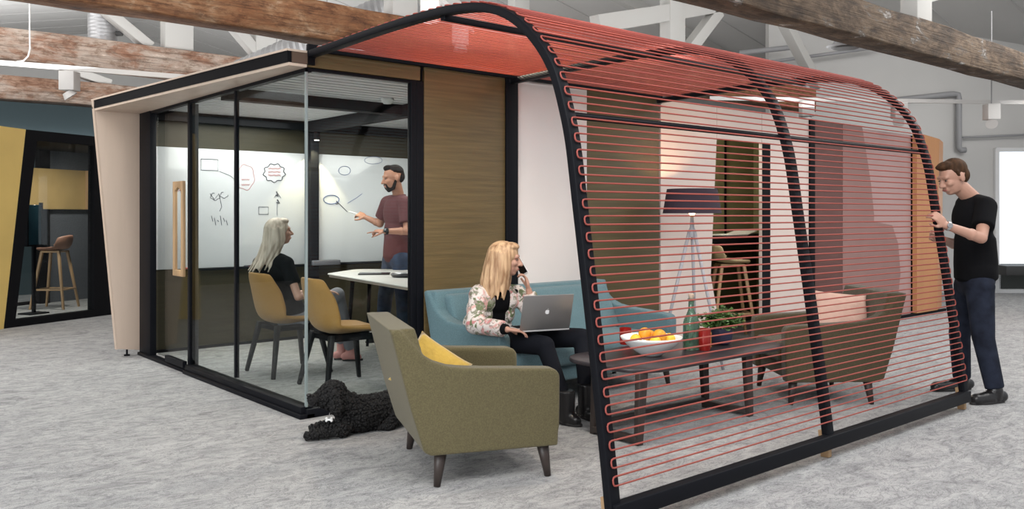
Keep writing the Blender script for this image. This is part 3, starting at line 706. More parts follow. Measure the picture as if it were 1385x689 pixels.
def lounge(name, label, cat, W, fm, loc, rz, n_seat=1, group=None, arm=.105):
    t = thing(name, label, cat, loc, rz, group); h = W/2
    s = MB()
    s.prism(arm_poly(-h), (0,arm,0)); s.prism(arm_poly(h-arm), (0,arm,0))
    s.prism([V((-.505,-h+.02,.80)), V((-.40,-h+.02,.40)), V((-.33,-h+.02,.18)), V((-.20,-h+.02,.18)), V((-.27,-h+.02,.45)), V((-.375,-h+.02,.80))], (0,W-.04,0))
    s.box((-.32,-h+.02,.17),(.34,h-.02,.28))
    fuse(s, 'upholstered_shell', fm, t, .0105, 7)
    w = (W-2*arm-.01)/n_seat
    for k in range(n_seat):
        y0 = -h+arm+.005+k*w
        c = MB().box((-.24,y0,.28),(.385,y0+w-.006,.425)).build('seat_cushion', fm, t, bevel=.04, bseg=4)
    if n_seat > 1: MB().prism([V((-.235,-h+arm-.01,.42)), V((-.13,-h+arm-.01,.42)), V((-.30,-h+arm-.01,.775)), V((-.40,-h+arm-.01,.775))], (0,W-2*arm+.02,0)).build('back_cushion', fm, t, bevel=.03, bseg=4)
    ly = h-.045
    for sx, x in ((1,.305),(-1,-.235)):
        for sy in (-1, 1):
            MB().cap(V((x-.03*-sx*0+sx*.0,sy*(ly-.02),.18)), V((x+sx*.025,sy*ly,.0)), .034, .017, 14, False, False).build('leg', DKW, t, smooth=True)
    return t
c0 = V((.209,-1.521,0)); a0 = math.atan2(-.388,.922)
lounge('armchair', 'olive green armchair with dark tapered legs and a yellow cushion, nearest the camera', 'armchair', .82, OLV, c0, a0)
c1 = V((3.30,-1.826,0)); a1 = math.atan2(.617,-.787)
lounge('armchair', 'dark brown-olive armchair holding a pale pink cushion, behind the red cords at right', 'armchair', .78, OLD, c1, a1)
lounge('sofa', 'teal two-seat sofa the woman with the laptop sits on', 'sofa', 1.86, TEAL, V((1.885,-.50,0)), -math.pi/2, 2)

def cushion(name, label, m, M, w, hgt, th):
    b = MB(); N = 15; vs_ = []; fs = []
    for sgn in (1, -1):
        for i in range(N):
            for j in range(N):
                a = i/(N-1)*2-1; c = j/(N-1)*2-1
                pin = 1-.10*(1-abs(a)**2)*0 
                x = a*w/2*(1-.07*(1-c*c)*0-.06*(1-abs(c))*0) ; y = c*hgt/2
                x *= 1-.06*(1-c**4)*(abs(a)**6); y *= 1-.06*(1-a**4)*(abs(c)**6)
                z = sgn*th/2*(max(0,(1-a**4))*max(0,(1-c**4)))**.6
                z += .004*noise.noise(V((a*3,c*3,sgn)))*(1 if abs(a) < .99 and abs(c) < .99 else 0)
                vs_.append(V((x,y,z)))
    for s_ in (0, 1):
        for i in range(N-1):
            for j in range(N-1):
                q = [s_*N*N+i*N+j, s_*N*N+(i+1)*N+j, s_*N*N+(i+1)*N+j+1, s_*N*N+i*N+j+1]
                fs.append(q if s_ == 0 else q[::-1])
    b.add(vs_, fs); o = b.build(name, m, smooth=True)
    bm = bmesh.new(); bm.from_mesh(o.data); bmesh.ops.remove_doubles(bm, verts=bm.verts, dist=.0005); bm.to_mesh(o.data); bm.free()
    for p in o.data.polygons: p.use_smooth = True
    o.matrix_world = M; return tag(o, label, 'cushion')
def frame(x, y, z, loc): 
    m = Matrix((V(x).normalized(), V(y).normalized(), V(z).normalized())).transposed().to_4x4(); m.translation = loc; return m
def chairM(c, a, lx, ly, lz, tilt, roll=0.):
    return Matrix.Translation(c) @ Matrix.Rotation(a, 4, 'Z') @ Matrix.Translation(V((lx,ly,lz))) @ Matrix.Rotation(tilt, 4, 'Y') @ Matrix.Rotation(roll, 4, 'Z')
def seenM(px, py, t, n_, x_):
    n_ = V(n_).normalized(); x_ = (V(x_)-n_*V(x_).dot(n_)).normalized(); return frame(x_, n_.cross(x_), n_, at(px, py, t))
YC = mat('yellow_velvet', (.62,.40,.06), .75, var=.25, vscale=12, bump=.3, bscale=60, sheen=.4)
cushion('cushion', 'mustard yellow cushion leaning on the back of the near olive armchair', YC, seenM(583,503,4.72, -FW*.80+UP*.42+RT*.22, RT*.82-UP*.57), .34, .34, .09)
cushion('cushion', 'pale pink cushion leaning in the dark armchair behind the cords', mat('pink_velvet', (.62,.40,.32), .75, var=.1, vscale=14, bump=.3, bscale=60), seenM(1138,427,6.32, -FW*.85+UP*.35+RT*.1, RT-UP*.07), .42, .36, .13)

# ------------------------------------------------------------------ meeting chairs and table
MUST = fabric('mustard_fabric', (.42,.225,.062), (.33,.17,.045), 200)
def shell_chair(label, loc, rz):
    t = thing('meeting_chair', label, 'chair', loc, rz, 'mustard shell chairs in the glass room')
    N = 17
    pr = [(.245,.420),(.235,.440),(.19,.452),(.10,.448),(.0,.440),(-.10,.438),(-.175,.452),(-.225,.495),(-.255,.56),(-.275,.64),(-.292,.72),(-.308,.80),(-.318,.855),(-.321,.875)]
    wd = [.215,.225,.235,.245,.25,.25,.25,.25,.25,.245,.235,.22,.195,.16]
    vs_ = []
    for i, (u, z) in enumerate(pr):
        for k in range(N):
            a = k/(N-1)*2-1; e = abs(a)**2.6
            w = min(1, max(0, (i-1)/5)); g = min(1, max(0, (i-5)/3))
            upz = e*.085*w*(1-g)+e*.02*g*0; fwd = e*g*(.12 if i < 11 else .08)
            vs_.append(V((u+fwd, a*wd[i], z+upz-(abs(a)**4)*(.018 if i >= 12 else 0))))
    fs = [(i*N+k, i*N+k+1, (i+1)*N+k+1, (i+1)*N+k) for i in range(len(pr)-1) for k in range(N-1)]
    MB().add(vs_, fs).build('seat_shell', MUST, t, smooth=True, solid=.03, subsurf=1)
    pd = MB(); rows = range(1, 7)
    pv = []
    for i in rows:
        u, z = pr[i]
        for k in range(9):
            a = (k/8*2-1)*.82; e = abs(a)**2.6; w = min(1, max(0, (i-1)/5)); pv.append(V((u, a*wd[i], z+e*.085*w+.022)))
    pd.add(pv, [(i*9+k, i*9+k+1, (i+1)*9+k+1, (i+1)*9+k) for i in range(5) for k in range(8)])
    pd.build('seat_pad', MUST, t, smooth=True, solid=.03, subsurf=1)
    fr = MB().bar(V((-.20,-.17,.405)),V((.20,-.17,.405)),.03,.05).bar(V((-.20,.17,.405)),V((.20,.17,.405)),.03,.05).bar(V((-.17,-.17,.40)),V((-.17,.17,.40)),.03,.04).bar(V((.17,-.17,.40)),V((.17,.17,.40)),.03,.04)
    fr.build('under_frame', BLACKM, t, bevel=.004)
    for sx in (-1, 1):
        for sy in (-1, 1):
            MB().bar(V((sx*.265,sy*.265,0)), V((sx*.185,sy*.175,.43)), .028, .036, up=V((0,1,0)), w1=.036, h1=.06).build('leg', mat('black_stained_ash', (.010,.010,.012), .5, spec=.2), t, bevel=.005)
    return t
shell_chair('mustard shell chair the woman in black sits on, behind the glass', (.69,1.66,0), math.radians(0))
shell_chair('empty mustard shell chair beside the glass corner, behind the dog', (.745,.80,0), math.radians(-4))

t = thing('meeting_table', 'pale-topped table with rounded corners in the glass room', 'table', (1.9,1.4,0))
cor = [(1.40,2.30),(1.98,2.72),(2.95,1.7),(2.6,.25),(1.12,.30)]
def rounded(cor, r, z, n=6):
    out = []
    N = len(cor)
    for i in range(N):
        p = V((*cor[i],0)); a = (V((*cor[i-1],0))-p).normalized(); b = (V((*cor[(i+1) % N],0))-p).normalized()
        th = a.angle(b)/2; d = r/math.tan(th); c = p+(a+b).normalized()*(r/math.sin(th)); s = p+a*d; e = p+b*d
        v0 = s-c; v1 = e-c
        for k in range(n+1): q = v0.lerp(v1, k/n).normalized()*r+c; out.append(V((q.x,q.y,z)))
    return out
tb_ = rounded(cor, .14, .775)
for q in tb_: q -= V((1.9,1.4,0))
TT = mat('table_top_white', (.66,.64,.61), .35)
MB().prism(tb_, (0,0,.012)).build('table_top', TT, t, bevel=.003)
tb2 = [V((q.x*.985,q.y*.985,.755)) for q in tb_]
MB().prism(tb2, (0,0,.02)).build('top_edge', mat('table_edge', (.35,.30,.26), .5), t)
for (x, y) in ((1.55,2.05),(1.95,2.4),(2.5,.6),(1.35,.55)):
    MB().cap(V((x-1.9,y-1.4,.76)), V((x-1.9+(x-1.9)*.12,y-1.4+(y-1.4)*.06,0)), .022, .014, 12, False, False).build('leg', BLACKM, t, smooth=True)
tag(MB().box((0,0,0),(.30,.19,.012)).build('tablet', mat('dark_glass', (.012,.012,.014), .15), bevel=.004), 'black tablet lying flat on the pale meeting table', 'tablet')
o = bpy.data.objects['tablet']; q = at(487,370,7.9); o.location = (at(484,0,8.15).x, at(484,0,8.15).y, .7885); o.rotation_euler = (0,0,math.radians(-35))
q = at(546,368,7.9)
t = thing('conference_speaker', 'round black conference speaker phone on the meeting table near the glass frame', 'speakerphone', (q.x,q.y,.788))
MB().lathe([(0,0),(.10,0),(.115,.012),(.12,.026),(.112,.036),(.0,.040)], seg=28).sharp('body', mat('dark_plastic', (.03,.03,.035), .35), t)
MB().lathe([(0,.0405),(.09,.038),(.085,.044),(0,.046)], seg=28).build('silver_top', mat('silver', (.6,.6,.6), .3, metal=.6), t)

# ------------------------------------------------------------------ coffee table with things on it
TZ = .45
TOPM = mat('dark_table_top', (.040,.032,.036), .32, var=.25, vscale=5, stretch=(.2,1,1))
t = thing('coffee_table', 'long dark coffee table with rounded corners and sled legs behind the red cords', 'coffee table', (1.9,-1.63,0))
tp = rounded([(1.12,-1.97),(2.76,-1.97),(2.76,-1.25),(1.12,-1.25)], .22, TZ-.026, 8)
for q in tp: q -= V((1.9,-1.63,0))
MB().prism(tp, (0,0,.026)).build('table_top', TOPM, t, bevel=.006)
for x in (1.18, 2.31):
    for y in (-1.90, -1.54):
        MB().bar(V((x-1.9,y+1.63,0.0)), V((x-1.9+(.03 if x < 1.5 else -.03),y+1.63,TZ-.02)), .05, .034, up=V((0,1,0)), w1=.075, h1=.04).build('leg', DKW, t, bevel=.004)
    MB().box((x-1.9-.028,-.27,.012),(x-1.9+.028,.09,.05)).build('foot_bar', DKW, t, bevel=.004)
MB().box((1.18-1.9,.075,.04),(2.31-1.9,.11,.075)).build('stretcher', DKW, t, bevel=.004)
def on(px, py, z=TZ):
    tt = 1159*(1.36-z)/(py-291.); q = at(px, 291, tt); return V((q.x,q.y,z))
bc = on(881,481)
t = thing('fruit_bowl', 'wide white bowl full of oranges on the coffee table', 'bowl', bc)
MB().lathe([(.0,.006),(.055,.0),(.066,.004),(.11,.032),(.158,.070),(.192,.105),(.200,.122),(.194,.123),(.184,.106),(.148,.071),(.10,.038),(.055,.016),(0,.014)], seg=40).build('bowl_body', mat('white_ceramic', (.88,.88,.88), .25), t, smooth=True)
ORG = mat('orange_peel', (.85,.36,.02), .45, bump=.25, bscale=260, var=.15, vscale=4); LEM = mat('lemon_peel', (.88,.52,.04), .45, bump=.25, bscale=260)
fr = [((-.045,-.02,.125),.040,ORG,'largest orange resting highest at the left of the white bowl'),((.045,-.045,.115),.042,ORG,'orange highest at the right front of the white bowl'),((-.105,-.03,.088),.036,LEM,'yellow-orange fruit at the left rim of the white bowl'),((.115,-.01,.09),.037,LEM,'yellow-orange fruit at the right rim of the white bowl'),((.0,.055,.10),.038,ORG,'orange at the back of the white bowl, behind the two highest'),((.01,-.10,.085),.034,LEM,'small yellow-orange fruit at the front of the white bowl')]
yaw = Matrix.Rotation(-math.atan2(.6499,.7601), 3, 'Z')
for (p, r_, m_, lb) in fr:
    p = yaw @ (V(p)+V((0,0,.016))); r_ *= 1.06
    f_ = thing('orange', lb, 'orange', bc+p-V((0,0,r_*.95)), 0, 'oranges in the white bowl')
    MB().ell((0,0,r_), (r_,r_,r_*.95), seg=20, ring=14).build('peel', m_, f_, smooth=True)
    MB().ell((.25*r_,0,r_*1.93), r_*.09).build('stem_scar', GREEN_DK, f_, smooth=True)
RG = mat('red_glass', (.45,.02,.015), .1, trans=.35, coat=.4); AMB = mat('amber_print', (.75,.35,.08), .4)
def votive(pos, h, r_, label, marks):
    t = thing('red_tumbler', label, 'glass', pos, 0, 'red patterned glasses on the coffee table')
    MB().lathe([(0,.004),(r_*.85,.0),(r_*.95,.006),(r_,h*.5),(r_,h),(r_*.93,h),(r_*.9,h*.3),(r_*.8,.012),(0,.010)], seg=24).sharp('glass_body', RG, t)
    for k in range(marks):
        a = -1.1+(.0 if h > .1 else .1*k); z0 = h*(.15+.72*k/max(1,marks)); 
        pts = [V((math.cos(a+.12*math.sin(q*1.9))*(r_+.001), math.sin(a+.12*math.sin(q*1.9))*(r_+.001), z0+h*.55/marks*q/5)) for q in range(6)]
        MB().tube(pts, .0022, 5).build('gold_mark', AMB, t)
    return t
q = on(843,470); q = V((1.62,-1.36,TZ)); qq = on(846,466); votive(qq, .115, .043, 'short red glass with gold pattern behind the fruit bowl', 3)
votive(on(953,474), .145, .042, 'tall red glass with gold pattern in front of the plant pot', 5)
bp_ = on(935,473)
t = thing('water_bottle', 'clear green glass bottle with a pale stopper standing behind the fruit bowl', 'bottle', bp_)
BG = mat('bottle_glass', (.30,.50,.38), .05, trans=.85)
MB().lathe([(0,.004),(.05,0),(.056,.01),(.056,.17),(.050,.20),(.030,.245),(.020,.27),(.019,.325),(.024,.33),(.024,.345),(.016,.345),(.015,.275),(.046,.195),(.050,.17),(.050,.012),(0,.010)], seg=28).sharp('bottle_body', BG, t)
MB().lathe([(0,.33),(.015,.33),(.017,.35),(.022,.36),(.020,.375),(0,.38)], seg=18).sharp('stopper', mat('cork', (.55,.42,.33), .6), t)
MB().tube([V((.024,0,.33)),V((.03,0,.36)),V((0,0,.385)),V((-.03,0,.36)),V((-.024,0,.33))], .0018, 6).build('clip_wire', GAL, t)
wtr = mat('leafy_water', (.05,.12,.04), .4, var=.6, vscale=14)
for k in range(14):
    rnd = random.Random(k); z = .03+rnd.random()*.15; a = rnd.random()*6.3; p = V((.025*math.cos(a), .025*math.sin(a), z))
    MB().ell(p, (.014,.004,.020), Matrix.Rotation(a,3,'Z') @ Matrix.Rotation(rnd.random()*2-1,3,'Y'), 8, 6).build('herb_leaf', wtr, t, smooth=True)
# potted plant
pp = on(975,466)
t = thing('potted_plant', 'leafy green plant in a dark blue pot on the coffee table', 'plant', pp)
MB().lathe([(0,0),(.050,0),(.070,.015),(.080,.06),(.078,.115),(.068,.12),(.066,.10),(.0,.10)], seg=28).sharp('pot', mat('navy_pot', (.035,.035,.075), .5), t)
LF = mat('leaf_green', (.07,.15,.025), .5, col2=(.025,.07,.015), vscale=25)
rnd = random.Random(5); st = MB(); lf = MB()
for k in range(95):
    a = rnd.random()*6.283; rr = .03+.15*rnd.random(); hh = .105+.13*rnd.random()*(1.25-rr*4)
    p0 = V((.02*math.cos(a), .02*math.sin(a), .10)); p1 = V((rr*math.cos(a)*1.25, rr*math.sin(a), hh+.02)); mid = (p0+p1)/2+V((0,0,.04))
    st.tube([p0, mid, p1], .0014, 4)
    for j in range(9):
        f_ = .35+.65*j/8; q = p0.lerp(mid, f_*2) if f_ < .5 else mid.lerp(p1, f_*2-1)
        q = q+V((rnd.uniform(-.02,.02), rnd.uniform(-.02,.02), rnd.uniform(-.012,.014)))
        u = V((rnd.uniform(-1,1), rnd.uniform(-1,1), rnd.uniform(-.3,.5))).normalized(); w = u.cross(V((rnd.uniform(-.5,.5),rnd.uniform(-.5,.5),1))).normalized(); L = rnd.uniform(.014,.024)
        n_ = u.cross(w)*.0035
        lf.add([q-u*L, q-w*L*.62+n_, q+u*L, q+w*L*.62+n_, q-n_*.6], [(0,1,4),(1,2,4),(2,3,4),(3,0,4)])
st.build('stems', LF, t)
fo_ = lf.build('foliage', LF, t); fo_['kind'] = 'stuff'
tag(MB().lathe([(0,0),(.028,0),(.030,.004),(.008,.01),(.011,.06),(.0085,.10),(.006,.15),(0,.23)], on(962,466), 14).build('candle_holder', BLACKM, smooth=True), 'slim pointed black candle holder between bottle and plant', 'candle holder')

# ------------------------------------------------------------------ floor lamp
lp = at_y(936,291,-.42); lp.z = 0
t = thing('floor_lamp', 'tripod floor lamp with a wide dark shade in front of the blush panel', 'lamp', lp)
LZ = .0
MB().lathe([(.262,1.375),(.225,1.595),(.221,1.595),(.258,1.375)], seg=44).sharp('lamp_shade', mat('shade_fabric', (.035,.022,.035), .85), t)
rg = MB()
for k in range(3): a = k*2.094; rg.bar(V((0,0,1.55)), V((.225*math.cos(a), .225*math.sin(a), 1.57)), .006, .006)
rg.build('shade_spider', GAL, t)
LW = mat('lamp_leg_white', (.40,.39,.42), .45)
for k in range(3):
    a = k*2.094+.55; MB().cap(V((.025*math.cos(a), .025*math.sin(a), 1.22)), V((.33*math.cos(a), .33*math.sin(a), .0)), .016, .013, 10, False, False).build('leg', LW, t, smooth=True)
MB().lathe([(0,1.16),(.03,1.16),(.035,1.22),(.02,1.25),(.014,1.34),(0,1.34)], seg=16).sharp('hub', LW, t)
MB().ell((0,0,1.395), (.032,.032,.045)).build('bulb', mat('bulb_glow', (1,.62,.3), .4, emit=12), t, smooth=True)
MB().lathe([(0,1.33),(.013,1.33),(.013,1.36),(0,1.36)], seg=12).build('lamp_socket', mat('brass', (.6,.42,.18), .35, metal=.8), t)
LAMP_POS = lp + V((0,0,1.44))
# ------------------------------------------------------------------ people
SKIN = mat('skin', (.50,.275,.20), .5, var=.08, vscale=6)
SKIN2 = mat('skin_tanned', (.42,.20,.13), .5, var=.08, vscale=6)
HAIRB = mat('brown_hair', (.075,.035,.016), .75, var=.5, vscale=40, stretch=(1,1,.2), spec=.2)
HAIRD = mat('dark_hair', (.012,.008,.007), .8, var=.4, vscale=40, spec=.15)
BLOND = mat('blonde_hair', (.62,.41,.24), .6, col2=(.26,.13,.06), vscale=45, stretch=(1,1,.10), lo=.3, hi=.6, bump=.5, bscale=60)
ASHBL = mat('ash_blonde_hair', (.66,.56,.46), .5, col2=(.33,.26,.20), vscale=30, stretch=(1,1,.10), lo=.3, hi=.6, bump=.5, bscale=60)
BTEE = mat('black_cotton', (.006,.006,.007), .9, bump=.25, bscale=12, spec=.1)
JEAN = mat('dark_denim', (.020,.025,.042), .9, col2=(.010,.012,.020), vscale=10, bump=.3, bscale=16, spec=.15)
JEANB = mat('blue_denim', (.030,.050,.10), .85, col2=(.015,.022,.045), vscale=10, bump=.3, bscale=16)
LEAT = mat('black_leather', (.012,.011,.012), .3, bump=.2, bscale=40)
EYEW = mat('eye_white', (.24,.19,.17), .3); IRIS = mat('iris_dark', (.02,.015,.01), .2); LIP = mat('lip', (.38,.12,.10), .5)

def basis(f, u=UP):
    f = V(f).normalized(); l = V(u).cross(f).normalized(); u = f.cross(l).normalized()
    return Matrix((f, l, u)).transposed()     # columns: forward, left, up
def head(mb, c, R, s=1.):
    def p(x,y,z): return c + R @ V((x,y,z))*s
    def e(q, r): mb.ell(p(*q), tuple(a*s for a in r), R, 20, 14)
    e((-.012,0,.030), (.098,.077,.088)); e((.018,0,-.030), (.074,.062,.085)); e((.050,0,-.086), (.030,.033,.024)); e((.020,0,-.075),(.055,.052,.035))
    mb.cap(p(.086,0,.012), p(.112,0,-.030), .009*s, .0135*s, 10); e((.098,.013,-.034),(.010,.008,.008)); e((.098,-.013,-.034),(.010,.008,.008))
    mb.cap(p(.080,-.036,.024), p(.080,.036,.024), .014*s, .014*s, 10)
    for y in (-1, 1):
        e((.062,y*.036,-.022),(.028,.024,.022)); e((-.008,y*.077,-.006),(.020,.010,.033))
    mb.cap(p(.086,-.020,-.058), p(.086,.020,-.058), .0085*s); mb.cap(p(.084,-.018,-.069), p(.084,.018,-.069), .0085*s)
def face_bits(par, c, R, s=1., brow=None):
    def p(x,y,z): return c + R @ V((x,y,z))*s
    for y in (-1, 1):
        e = MB().ell(p(.0835,y*.031,.004), (.0065*s,.009*s,.0038*s), R, 14, 10).build('eye', EYEW, par, smooth=True)
        MB().ell(p(.089,y*.031,.004), (.0045*s,.006*s,.005*s), R, 12, 8).build('iris', IRIS, e, smooth=True)
        if brow: MB().cap(p(.090,y*.016,.024), p(.080,y*.044,.025), .0035*s, .002*s, 8).build('eyebrow', brow, par, smooth=True)
    MB().cap(p(.0935,-.018,-.0635), p(.0935,.018,-.0635), .0045*s, .0045*s, 8).build('lips', LIP, par, smooth=True)
def hand(mb, w, d, nrm, curls=(20,20,25,30), thumb=1, s=1., spread=6., tcurl=20):
    """w wrist, d pointing direction, nrm direction the palm faces, thumb=+1/-1 side (d x nrm)"""
    d = V(d).normalized(); nrm = (V(nrm)-d*V(nrm).dot(d)).normalized(); sd = d.cross(nrm).normalized()*thumb
    R = Matrix((d, sd, nrm)).transposed()
    mb.ell(w+d*.046*s, (.054*s,.040*s,.0155*s), R, 14, 10)
    for k, (o, L, r, cu) in enumerate(zip((.028,.0095,-.0095,-.027), (.072,.080,.074,.058), (.0088,.009,.0085,.0078), curls)):
        b = w + d*.086*s + sd*o*s; mb.cap(w+d*.02*s+sd*o*.7*s, b, .0125*s, r*1.12*s, 10)
        a = math.radians(spread*(1.5-k)*.6); dd = (d*math.cos(a)+sd*math.sin(a)).normalized()
        for j, fr_ in enumerate((.45,.31,.24)):
            ax = dd.cross(nrm).normalized(); dd = (Matrix.Rotation(math.radians(cu*(.8+.3*j)), 3, ax) @ dd).normalized()
            e = b+dd*L*fr_*s; mb.cap(b, e, r*(1-.07*j)*s, r*(.93-.07*j)*s, 10); b = e
    b = w+d*.018*s+sd*.026*s; dd = (d*.62+sd*.70+nrm*.25).normalized()
    mb.cap(w+d*.01*s+sd*.010*s, b+dd*.03*s, .014*s, .0115*s, 10); b = b+dd*.03*s
    for j in range(2):
        ax = dd.cross(d+nrm*.4).normalized(); dd = (Matrix.Rotation(math.radians(tcurl), 3, ax) @ dd).normalized(); e = b+dd*.029*s; mb.cap(b, e, .0105*s, .009*s, 10); b = e
def torso_axes(J):
    l = (J['shL']-J['shR']).normalized(); u = (J['neck']-J['pelvis']).normalized(); f = l.cross(u).normalized(); l = u.cross(f).normalized()
    return f, l, u, Matrix((f, l, u)).transposed()
def torso(mb, J, i=0., s=1., depth=1., width=1., arms=True, lo=0., belly=1.):
    f, l, u, R = torso_axes(J); P0, N0 = J['pelvis'], J['neck']; H = (N0-P0).length
    hw = (J['shL']-J['shR']).length/2
    mb.ell(P0.lerp(N0,.70)+f*.008, (.108*depth*s+i, hw*.92*width+i, H*.30+i), R, 22, 16)
    mb.ell(P0.lerp(N0,.40)+f*.006, (.102*depth*s*belly+i, hw*.78*width+i, H*.30+i), R, 22, 16)
    mb.ell(P0.lerp(N0,.05+lo), (.108*depth*s+i, hw*.84*width+i, H*.24+i), R, 22, 16)
    a = N0-u*.055; mb.cap(J['shR'], J['shL'], .056*s+i, .056*s+i, 14)
    mb.cap(a, J['shL']+u*.012, .052*s+i, .048*s+i, 14); mb.cap(a, J['shR']+u*.012, .052*s+i, .048*s+i, 14)
def figure(J, s=1., fem=False, hs=1., hands=None, depth=1., legs=True):
    m = MB(); torso(m, J, -.008, s, depth)
    R = basis(J['look'], J.get('hup', UP)); head(m, J['head'], R, hs)
    m.cap(J['neck']-V((0,0,.04)), J['head']-R.col[2]*.06*hs-R.col[0]*.018, (.050 if fem else .060)*s, (.046 if fem else .056)*s, 16)
    k = .88 if fem else 1.
    for S_ in 'LR':
        m.cap(J['sh'+S_], J['el'+S_], .047*k*s, .039*k*s, 14); m.cap(J['el'+S_], J['wr'+S_], .040*k*s, .026*k*s, 14)
        m.ell(J['el'+S_].lerp(J['wr'+S_],.28), .041*k*s)
        m.cap(J['hip'+S_], J['kn'+S_], .078*s, .052*s, 14); m.cap(J['kn'+S_], J['an'+S_], .050*s, .034*s, 14)
    for h in (hands or []): hand(m, *h)
    return m, R
def sleeve(mb, J, S_, frac, i, r0=.052, r1=.045, frac2=0, r2=.036):
    if frac2 == 0: mb.cap(J['sh'+S_], J['sh'+S_].lerp(J['el'+S_], frac), r0+i, r1+i+.006, 16, True, False)
    else: mb.cap(J['sh'+S_], J['el'+S_], r0+i, r1+i, 16); mb.cap(J['el'+S_], J['el'+S_].lerp(J['wr'+S_], frac2), r1+i, r2+i, 16, True, False)
def trousers(J, m, par, i=.014, r=(.082,.062,.058,.048), cuff=.96, top=True, s=1.):
    b = MB(); f, l, u, R = torso_axes(J)
    hw = (J['shL']-J['shR']).length/2
    b.ell(J['pelvis'].lerp(J['neck'], -.04), (.108*s+i, hw*.82+i, .12+i), R, 22, 14); b.cap(J['hipL'], J['hipR'], .088*s+i)
    for S_ in 'LR':
        b.cap(J['hip'+S_], J['kn'+S_], r[0]+i, r[1]+i, 18); b.cap(J['kn'+S_], J['kn'+S_].lerp(J['an'+S_], cuff), r[2]+i, r[3]+i*.8, 18, True, False)
    return fuse(b, 'trousers', m, par, .0095, 5)
def shoe(name, ank, toe, m, par, boot=0., s=1., z0=0.):
    a = V((ank.x,ank.y,z0)); t = V((toe.x,toe.y,z0)); d = (t-a).normalized(); hl = a-d*.055*s; b = MB()
    b.cap(hl+V((0,0,.045)), a+V((0,0,.055)), .038*s, .042*s); b.cap(a+V((0,0,.05)), t+V((0,0,.034))-d*.03, .043*s, .036*s); b.cap(a+d*.05+V((0,0,.036)), t-d*.03+V((0,0,.032)), .044*s, .040*s)
    b.cap(ank, a+V((0,0,.05)), .048*s, .046*s)
    if boot: b.cap(V((ank.x,ank.y,z0+.05)), ank+V((0,0,boot)), .052*s, .056*s, 16, True, False)
    o = fuse(b, name, m, par, .007, 4)
    sl = MB(); R = Matrix((d, V((-d.y,d.x,0)), UP)).transposed(); L = (t-hl).length
    pts = []
    for k in range(24):
        an_ = 2*math.pi*k/24; x = math.cos(an_); y = math.sin(an_); w_ = .041*s*(1 if x > 0 else .86); pts.append((hl+t)/2 + R @ V((x*(L/2+.022*s), y*w_, .002)))
    sl.prism(pts, (0,0,.016)).build('sole', mat('sole_black', (.02,.018,.018), .6), o, bevel=.003)
    if boot or name == 'shoe':
        for k in range(4):
            p = a+d*(.045+.022*k)+V((0,0,.098-.009*k)); sd_ = V((-d.y,d.x,0)); MB().tube([p-sd_*.018, p+V((0,0,.004)), p+sd_*.018], .0028, 6).build('lace', LEAT, o)
    return o
def recenter(root):
    """move the empty to the thing's base; children keep their place"""
    zs = []; 
    allc = [c for c in root.children] + [g for c in root.children for g in c.children]
    pts = [v.co for c in allc if c.type == 'MESH' for v in c.data.vertices]
    c = V((sum(p.x for p in pts)/len(pts), sum(p.y for p in pts)/len(pts), min(p.z for p in pts)))
    for ch in allc:
        for v in ch.data.vertices: v.co -= c
    root.location = c

# --- man at the right, pulling the canopy by its far rib
r = thing('person', 'person in black t-shirt and dark jeans standing at the right, hands on the canopy rib', 'person')
T = 6.35
J = dict(head=at(1289,240,6.36), look=-RT*.90-FW*.20-UP*.34, neck=at(1317,264,6.40), pelvis=at(1320,372,6.42),
    shL=at(1334,280,6.23), shR=at(1306,277,6.58), elL=at(1327,322,6.08), wrL=at(1279,305,6.04), elR=at(1298,333,6.72), wrR=at(1268,322,6.52),
    hipL=at(1325,388,6.34), hipR=at(1310,386,6.52), knL=at(1330,457,6.26), anL=at(1346,528,6.20), toeL=at(1316,543,6.14),
    knR=at(1298,452,6.58), anR=at(1301,513,6.66), toeR=at(1262,527,6.60))
hd = at(1256,281,6.02)-J['wrL']
m, R = figure(J, 1.04, hs=1.08, hands=[(J['wrL'], hd, -RT*.2+FW*.9-UP*.2, (30,34,38,44), 1, 1.0, 10), (J['wrR'], at(1246,314,6.42)-J['wrR'], -FW, (30,30,34,36), 1, 1.)], depth=1.08)
body = fuse(m, 'body', SKIN, r, .0062, 3)
face_bits(r, J['head'], R, 1.08, HAIRB)
b = MB(); c = J['head']
def hp(x,y,z,s=1.08): return c + R @ V((x,y,z))*s
b.ell(hp(-.022,0,.048), (.102,.087,.088), R, 20, 14); b.ell(hp(-.055,0,.0), (.066,.079,.075), R, 18, 12); b.ell(hp(.035,0,.095), (.060,.062,.034), R); b.ell(hp(.072,0,.098), (.030,.045,.020), R)
for y in (-1,1): b.cap(hp(.015,y*.078,.045), hp(.010,y*.078,.012), .012, .009)
o = fuse(b, 'hair', HAIRB, r, .008, 3)
b = MB(); torso(b, J, .016, 1.04, 1.12); f, l, u, TR_ = torso_axes(J)
b.tube([J['pelvis']-u*.03, J['pelvis']+u*.10, J['pelvis']+u*.28], 0, 20, rad=[.150,.150,.140])
sleeve(b, J, 'L', .66, .018, .056, .052); sleeve(b, J, 'R', .66, .018, .056, .052)
fuse(b, 't_shirt', BTEE, r, .0095, 5)
trousers(J, JEAN, r, .014, (.086,.064,.062,.054), .97, s=1.04)
shoe('shoe', J['anL'], J['toeL'], LEAT, r, 0, 1.12); shoe('shoe', J['anR'], J['toeR'], LEAT, r, 0, 1.12)
wd = (J['wrL']-J['elL']).normalized(); q = wd.to_track_quat('Z','Y').to_matrix(); wc = J['wrL']-wd*.015
wt = MB().lathe([(.030,-.010),(.034,-.010),(.034,.010),(.030,.010)], wc, 24, q).build('wrist_watch', mat('steel', (.6,.6,.6), .3, metal=.9), r)
